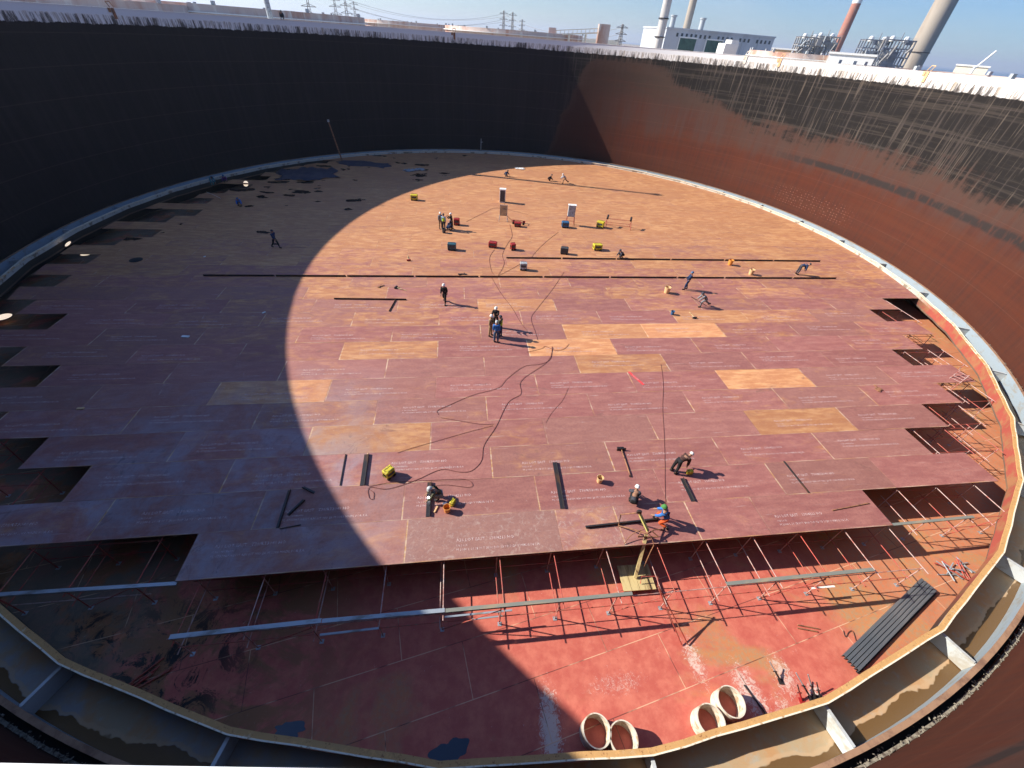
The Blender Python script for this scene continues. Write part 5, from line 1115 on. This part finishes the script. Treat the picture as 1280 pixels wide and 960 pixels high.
# ================================================================== beyond the tank
M['tankwall'] = dirty('weathered_tank_paint', (0.55, 0.44, 0.38), (0.42, 0.22, 0.15), 0.12, 0.75, amt=0.55, stretch=(1, 1, 0.3), c3=(0.62, 0.55, 0.48))
def far_tank(px, D, R, ztop, label, zrim=None):
    P = W(px, 100, D); P.z = -2.0; r = empty('oil_tank', P, 0, label=label, cat='oil tank', group=None); h = ztop + 2
    mb = MB(); mb.lathe([(R, 0), (R, h)], 96); mb.build('wall', M['tankwall'], r)
    mb = MB(); mb.lathe([(R + 0.05, h - 1.9), (R + 1.0, h - 1.9), (R + 1.0, h - 1.6), (R + 0.05, h - 1.6)], 96, closed=True); mb.build('wind_girder', M['white'], r)
    mb = MB(); mb.lathe([(0.01, h - 4.2), (R - 0.02, h - 4.4)], 96); mb.build('floating_roof', M['rusty'], r)
    for i in range(10):
        a = 2 * math.pi * i / 10; mb = MB(); mb.box((math.cos(a) * R, math.sin(a) * R, h + 0.4), (0.8, 0.8, 0.9)); mb.build('rim_vent', M['grey'], r)
    return r
def grp(lst): pass
far_tank(330, 215, 40, 18.0, 'open oil tank with pinkish rusty wall beyond the far left rim')
far_tank(60, 190, 40, 17.4, 'open oil tank with pale wall beyond the far left corner of the rim')
far_tank(640, 330, 42, 18.2, 'open oil tank with cream wall behind the middle of the far rim')
far_tank(520, 420, 40, 18.4, 'distant oil tank left of the cream one beyond the far rim')
far_tank(1190, 170, 26, 15.9, 'low pale oil tank behind the right-hand rim by the sea')
far_tank(985, 260, 20, 17.6, 'small pale oil tank just right of the white plant hall')

# power plant hall
def place(px, py, D): p = W(px, py, D); return p
A1, A2 = W(828, 60, 330), W(962, 66, 380); A1.z = A2.z = -2.0; d = A2 - A1; Lh = d.length; ang = math.atan2(d.y, d.x); nrm = Vector((-d.y, d.x, 0)).normalized()
topz = W(895, 41, 350).z; H = topz + 2
hall = empty('plant_hall', A1, ang, label='long white power plant hall with two dark green louvres on the skyline', cat='plant hall')
M['hallwhite'] = dirty('white_cladding', (0.52, 0.55, 0.58), (0.42, 0.44, 0.46), 0.05, 0.7, amt=0.4, stretch=(1, 1, 0.2)); M['louvre'] = dirty('green_louvre', (0.05, 0.12, 0.09), (0.03, 0.07, 0.06), 0.5, 0.7)
mb = MB(); mb.box((Lh / 2, 13, H / 2), (Lh, 26, H)); mb.build('walls', M['hallwhite'], hall)
mb = MB(); mb.box((Lh / 2, 13, H + 0.35), (Lh + 0.8, 26.8, 0.7)); mb.build('parapet', M['hallwhite'], hall)
for k in (0.13, 0.37):
    w_ = Lh * 0.145; lo_ = mb = MB(); mb.box((Lh * k + w_ / 2, -0.15, H * 0.70), (w_, 0.3, H * 0.34)); L2 = mb.build('louvre', M['louvre'], hall)
    mb = MB(); mb.box((Lh * k + w_ / 2, -0.2, H * 0.70 + H * 0.175), (w_ + 1.5, 0.5, 0.7)); mb.box((Lh * k - 0.4, -0.2, H * 0.70), (0.7, 0.5, H * 0.34)); mb.build('frame', M['white'], L2)
for i in range(22):
    if i in (8, 13, 17): continue
    mb = MB(); mb.box((Lh * 0.10 + i * Lh * 0.041, -0.06, H * 0.91), (Lh * 0.018, 0.12, 1.7)); mb.build('window', M['glass'], hall)
for i in range(5): mb = MB(); mb.box((Lh * (0.25 + 0.15 * i), -0.08, H / 2 - 0.1), (0.35, 0.16, H - 0.4)); mb.build('rib', M['grey'], hall)
for k in (0.07, 0.33):
    mb = MB(); mb.lathe([(0.01, H + 6.4), (1.9, H + 6.4), (1.9, H + 5.7), (1.5, H + 5.6), (1.5, H + 0.7), (2.0, H + 0.7)], 20, (Lh * k + 2.5, 8, 0)); mb.build('roof_stack', M['grey'], hall)
an = empty('stair_block', W(912, 66, 318), ang, label='small white block standing in front of the plant hall', cat='building'); an.location.z = -2
zt = W(905, 54, 318).z + 2; mb = MB(); mb.box((0, 3, zt / 2), (9, 6, zt)); mb.build('walls', M['white'], an); mb = MB(); mb.box((2, 3, zt + 0.8), (5, 5, 1.6)); mb.build('roof_box', M['white'], an)
def chimney(px, py, D, r0, r1, h, label, mat, bands=None, lean=None):
    P = W(px, py, D); P.z = -2.0; r = empty('chimney', P, 0, label=label, cat='chimney')
    mb = MB(); mb.tube((0, 0, 0), (0, 0, h), r0, r1, n=28); mb.build('shaft', M[mat], r)
    for z in (bands or []):
        rr_ = r0 + (r1 - r0) * z / h; mb = MB(); mb.lathe([(rr_ + 0.01, z), (rr_ + 0.5, z), (rr_ + 0.5, z + 0.5), (rr_ + 0.01, z + 0.5)], 28, closed=True); mb.build('platform', M['steel'], r)
    return r
M['concrete'] = dirty('chimney_concrete', (0.36, 0.31, 0.25), (0.25, 0.20, 0.16), 0.08, 0.85, amt=0.5, stretch=(1, 1, 0.2)); M['chimwhite'] = dirty('pale_stack', (0.55, 0.52, 0.48), (0.35, 0.33, 0.32), 0.2, 0.7, amt=0.4, stretch=(1, 1, 0.3))
M['chimred'] = dirty('faded_red_band', (0.36, 0.15, 0.11), (0.34, 0.24, 0.18), 0.2, 0.8, amt=0.4)
chimney(822, 57, 322, 2.6, 2.1, 70, 'pale steel chimney at the left end of the plant hall', 'chimwhite', (22, 30))
chimney(858, 35, 372, 2.4, 2.0, 85, 'grey steel chimney rising behind the plant hall', 'concrete', (45,))
ch = chimney(1043, 66, 600, 4.2, 3.0, 150, 'slim red and white striped chimney between the boiler towers', 'chimred')
for i, z in enumerate((58, 78, 98)): mb = MB(); rr_ = 4.2 - 1.2 * z / 150; mb.tube((0, 0, z), (0, 0, z + 9), rr_ + 0.06, rr_ - 0.02, n=28); mb.build('white_band', M['white'], ch)
chimney(1140, 79, 520, 7.6, 6.0, 160, 'thick tan concrete chimney at the right', 'concrete', (26, 58))
# boiler towers
M['lattice'] = dirty('grey_structural_steel', (0.30, 0.29, 0.28), (0.20, 0.18, 0.16), 0.3, 0.7, amt=0.4); M['lattice2'] = dirty('blue_grey_plant_steel', (0.20, 0.22, 0.26), (0.25, 0.24, 0.22), 0.3, 0.7, amt=0.4)
def boiler(px, D, w, ztop, label, mat, seed):
    rnd = random.Random(seed); P = W(px, 70, D); P.z = -2.0; r = empty('boiler_tower', P, brg(px) - math.pi / 2 + 0.3, label=label, cat='boiler tower', group=None); h = ztop + 2; nb = 4; fl = 7
    for i in range(nb):
        for j in range(3):
            mb = MB(); mb.box((-w / 2 + w * i / (nb - 1), w * 0.35 * j, h / 2), (0.8, 0.8, h)); mb.build('column', M[mat], r)
    for k in range(1, fl + 1):
        z = h * k / fl; mb = MB()
        for j in range(3): mb.box((0, w * 0.35 * j, z), (w + 0.9, 0.5, 0.6))
        for i in range(nb): mb.box((-w / 2 + w * i / (nb - 1), w * 0.35, z - 0.35), (0.45, w * 0.7, 0.5))
        fo = mb.build('floor_frame', M[mat], r)
        mb = MB(); mb.box((0, -0.6, z + 1.2), (w + 0.9, 0.1, 0.12)); mb.box((0, -0.6, z + 0.65), (w + 0.9, 0.1, 0.1)); mb.build('railing', M['grey'], fo)
        if k % 2: mb = MB(); mb.bar((-w / 2, -0.2, z), (w / 2, -0.2, min(h, z + h / fl)), 0.35, 0.35); mb.build('brace', M[mat], r)
    mb = MB(); mb.box((-w * 0.12, w * 0.35, h * 0.45), (w * 0.55, w * 0.5, h * 0.72)); mb.build('boiler_casing', M[mat], r)
    for k in range(7):
        mb = MB(); x = rnd.uniform(-w / 2, w / 2); z = rnd.uniform(0.3, 0.9) * h; mb.tube((x, -0.9, z), (x + rnd.uniform(-4, 4), -0.9, z + rnd.uniform(2, 8)), 0.55, n=10); mb.build('duct', M['lattice' if k % 3 else 'grey'], r)
    for k, x in enumerate((-w * 0.28, w * 0.22)):
        mb = MB(); mb.lathe([(0.01, 2.2), (1.0, 2.0), (1.5, 1.3), (1.6, 0.4), (1.6, -0.8)], 18, (x, w * 0.2, h)); mb.build('dome', M['white'], r)
    for k in range(9):
        mb = MB(); bx_, bz_ = rnd.uniform(-w * 0.42, w * 0.42), rnd.uniform(0.35, 1.0) * h; mb.box((bx_, rnd.uniform(-0.3, w * 0.3), bz_), (rnd.uniform(2, 5), rnd.uniform(2, 4), rnd.uniform(1.5, 5))); mb.build('equipment_box', M[mat if k % 3 else 'grey'], r)
    mb = MB(); mb.tube((0, 2, h), (0, 2, h + 4), 0.4, 0.2); mb.build('vent_pipe', M[mat], r); return r
boiler(1005, 470, 15, W(1003, 46, 470).z, 'lattice boiler tower left of the striped chimney, left half of the pair', 'lattice', 1)
boiler(1025, 480, 17, W(1023, 45, 480).z, 'lattice boiler tower left of the striped chimney, right half of the pair', 'lattice', 2)
boiler(1090, 440, 16, W(1092, 50, 440).z, 'dark lattice boiler tower just right of the striped chimney', 'lattice2', 3)
boiler(1117, 440, 17, W(1120, 50, 440).z, 'dark lattice boiler tower touching the thick tan chimney', 'lattice2', 4)
def block(px, px2, py, D, dep, mat, label, name='building', parapet=True):
    a, b = W(px, 70, D), W(px2, 70, D); a.z = b.z = -2; d = b - a; L = d.length; zt = W((px + px2) / 2, py, D).z + 2
    r = empty(name, a, math.atan2(d.y, d.x), label=label, cat='building'); mb = MB(); mb.box((L / 2, dep / 2, zt / 2), (L, dep, zt)); mb.build('walls', M[mat], r)
    mb = MB(); mb.box((L / 2, dep / 2, zt + 0.3), (L + 0.8, dep + 0.8, 0.6)); mb.build('roof_slab', M['white'], r)
    for i in range(max(2, int(L / 9))): mb = MB(); mb.box((4 + i * 9, -0.06, zt * 0.72), (2.2, 0.12, 1.6)); mb.build('window', M['glass'], r)
    return r
block(1036, 1095, 69, 230, 14, 'white', 'long low white building in front of the striped chimney')
block(962, 992, 62, 300, 12, 'tan', 'low sandy building at the right end of the plant hall')
block(1203, 1246, 84, 330, 12, 'cream', 'small pale building by the sea at the right')
P = W(1219, 83, 325); r = empty('crane', Vector((P.x, P.y, -2)), 0, label='little pale crane jib above the small building by the sea', cat='crane')
zt = W(1213, 83, 325).z + 2; mb = MB(); mb.tube((0, 0, 0), (0, 0, zt), 0.5); mb.build('mast', M['white'], r); mb = MB(); mb.tube((0, 0, zt - 1), (5, 0, zt + 6), 0.4); mb.build('jib', M['white'], r)
# conveyor gantry and loading frame behind the far rim
P1, P2 = W(690, 42, 300), W(752, 46, 300); d = P2 - P1
r = empty('conveyor', Vector((P1.x, P1.y, -2)), 0, label='long pale conveyor gantry behind the far rim right of the pylons', cat='conveyor')
mb = MB(); z1 = P1.z + 1.5; mb.bar((0, 0, z1), (d.x, d.y, z1 + 2.5), 1.6, 0.6); mb.bar((0, 0, z1 + 1.8), (d.x, d.y, z1 + 4.3), 1.6, 0.3)
for i in range(13): f = i / 12; mb.bar((d.x * f, d.y * f, z1 + 2.5 * f), (d.x * f, d.y * f, z1 + 2.5 * f + 1.9), 0.25, 0.25)
mb.build('gallery', M['cream'], r)
for f in (0.02, 0.35, 0.68, 0.98): mb = MB(); mb.tube((d.x * f, d.y * f, 0), (d.x * f, d.y * f, z1 + 2.5 * f - 0.4), 0.6); mb.build('support', M['cream'], r)
mb = MB(); mb.box((d.x * 1.02, d.y * 1.02, (z1 + 6) / 2), (6, 6, z1 + 6)); mb.build('tower', M['tankwall'], r)
mb = MB(); mb.box((0, 0, (z1 + 3) / 2), (4, 4, z1 + 3)); mb.build('tower', M['tankwall'], r)
# pylons and wires
def pylon(px, pyt, D, label, wide=5.0):
    P = W(px, 40, D); zt = W(px, pyt, D).z; P.z = -2; h = zt + 2; r = empty('power_pylon', P, 0.4, label=label, cat='pylon'); mb = MB(); s_ = wide * 0.45
    for sx in (-1, 1):
        for sy in (-1, 1): mb.bar((sx * s_, sy * s_, 0), (sx * 0.4, sy * 0.4, h), 0.35, 0.35)
    for k in range(9):
        f0, f1 = k / 9, (k + 1) / 9; w0 = s_ + (0.4 - s_) * f0; w1 = s_ + (0.4 - s_) * f1
        for sy in (-1, 1): mb.bar((-w0, sy * w0, h * f0), (w1, sy * w1, h * f1), 0.22, 0.22); mb.bar((w0, sy * w0, h * f0), (-w1, sy * w1, h * f1), 0.22, 0.22)
    mb.build('tower', M['rusty'] if px in (440,) else M['lattice'], r)
    for f in (0.66, 0.8, 0.93): mb = MB(); mb.bar((-wide, 0, h * f), (wide, 0, h * f), 0.4, 0.4); mb.bar((-wide, 0, h * f), (0, 0, h * (f + 0.05)), 0.25, 0.25); mb.bar((wide, 0, h * f), (0, 0, h * (f + 0.05)), 0.25, 0.25); mb.build('crossarm', M['lattice'], r)
    return P, h
tops = []
for px, pt, D, lb in ((392, -6, 420, 'leaning-looking lattice pylon right of the lighting mast'), (424, -4, 520, 'grey lattice pylon left of the reddish one'), (437, -6, 520, 'reddish lattice pylon, left of centre on the skyline'),
                      (447, 2, 700, 'slim lattice pylon right of the reddish one'), (629, 13, 620, 'lattice pylon left of a close pair behind the far rim'), (640, 15, 640, 'lattice pylon in the close pair behind the far rim'),
                      (652, 24, 800, 'small lattice pylon right of the close pair'), (777, 30, 420, 'thin lattice pylon just left of the plant')):
    tops.append(pylon(px, pt, D, lb))
for i, (a, b) in enumerate(((2, 4), (3, 5), (4, 7))):
    (P, h1), (Q, h2) = tops[a], tops[b]
    for k, f in enumerate((0.80, 0.93)):
        pts = [Vector((P.x + (Q.x - P.x) * s_ / 16, P.y + (Q.y - P.y) * s_ / 16, -2 + h1 * f + (h2 * f - h1 * f) * s_ / 16 - 9 * (1 - (s_ / 8 - 1) ** 2))) for s_ in range(17)]
        mb = MB(); mb.path(pts, 0.10, 4); mb.build('power_line', M['lattice'], None, label=f"{'upper' if k else 'lower'} power line of the {names[i]} span from the left between pylons", cat='power line')
# small far buildings and trees of the town on the hill
M['leaf'] = dirty('olive_foliage', (0.05, 0.075, 0.03), (0.09, 0.11, 0.05), 0.8, 0.9, amt=0.5)
rnd = random.Random(5)
HX = sorted(rnd.choice((rnd.uniform(10, 330), rnd.uniform(345, 720))) for _ in range(22))
ORD = 'first second third fourth fifth sixth seventh eighth ninth tenth eleventh twelfth thirteenth fourteenth fifteenth sixteenth seventeenth eighteenth nineteenth twentieth twenty-first twenty-second'.split()
for i in range(22):
    px = HX[i]; D = rnd.uniform(1000, 1700); P = W(px, 60, D); P.z = -2; w_ = rnd.uniform(12, 26); h = rnd.uniform(16, 26)
    r = empty('town_house', P, rnd.uniform(0, 3), label=f'tiny pale house block on the hazy skyline, {ORD[i]} from the left', cat='house', group='far houses of the hazy town')
    mb = MB(); mb.box((0, 0, h / 2), (w_, w_ * 0.7, h)); mb.build('wall', M[rnd.choice(('cream', 'white', 'tankwall'))], r); mb = MB(); mb.box((0, 0, h + 0.4), (w_ + 1, w_ * 0.7 + 1, 0.8)); mb.build('roof', M['grey'], r)
def bush(px, D, s_, label, gr):
    P = W(px, 60, D); P.z = -2; r = empty('tree', P, 0, label=label, cat='tree', group=gr); rn = random.Random(int(px * 7)); hgt = s_ * 2.0
    mb = MB(); mb.tube((0, 0, 0), (0, 0, hgt * 0.7), s_ * 0.08, s_ * 0.04)
    for k in range(4): a = k * 1.6; mb.tube((0, 0, hgt * 0.5), (math.cos(a) * s_ * 0.5, math.sin(a) * s_ * 0.5, hgt * 0.85), s_ * 0.03, s_ * 0.015, 5)
    mb.build('trunk', M['rusty'], r); mb = MB()
    for k in range(420):
        v = Vector((rn.gauss(0, 1), rn.gauss(0, 1), rn.gauss(0, 0.8))); v = v.normalized() * (rn.random() ** 0.4) * s_ * (1 + 0.3 * math.sin(3 * math.atan2(v.y, v.x))); c = v + Vector((0, 0, hgt)); q = s_ * 0.13
        n1 = Vector((rn.gauss(0, 1), rn.gauss(0, 1), rn.gauss(0, 1))).normalized(); n2 = n1.orthogonal().normalized(); n3 = n1.cross(n2)
        mb.add([c + n2 * q, c + n3 * q, c - n2 * q, c - n3 * q], [(0, 1, 2, 3)])
    mb.build('crown', M['leaf'], r)
for i in range(12): bush(385 + 12 * i + rnd.uniform(-3, 3), rnd.uniform(600, 760), rnd.uniform(5, 7.5), f'small round tree behind the far left rim, {ORD[i]} from the left of its row', 'trees in the row behind the far left rim')

# ------------------------------------------------------------------ the air between the camera and the far shore
hz_ = bpy.data.materials.new('haze_air'); hz_.use_nodes = True; ht = hz_.node_tree; ht.nodes.remove(ht.nodes['Principled BSDF'])
pv = ht.nodes.new('ShaderNodeVolumePrincipled'); pv.inputs['Color'].default_value = (0.80, 0.88, 1.0, 1); pv.inputs['Density'].default_value = 0.00012; pv.inputs['Anisotropy'].default_value = 0.3
ht.links.new(pv.outputs[0], [n for n in ht.nodes if n.type == 'OUTPUT_MATERIAL'][0].inputs['Volume'])
mb = MB(); mb.box((0, 0, 80), (30000, 30000, 190)); o = mb.build('haze', hz_, None, kind='stuff')
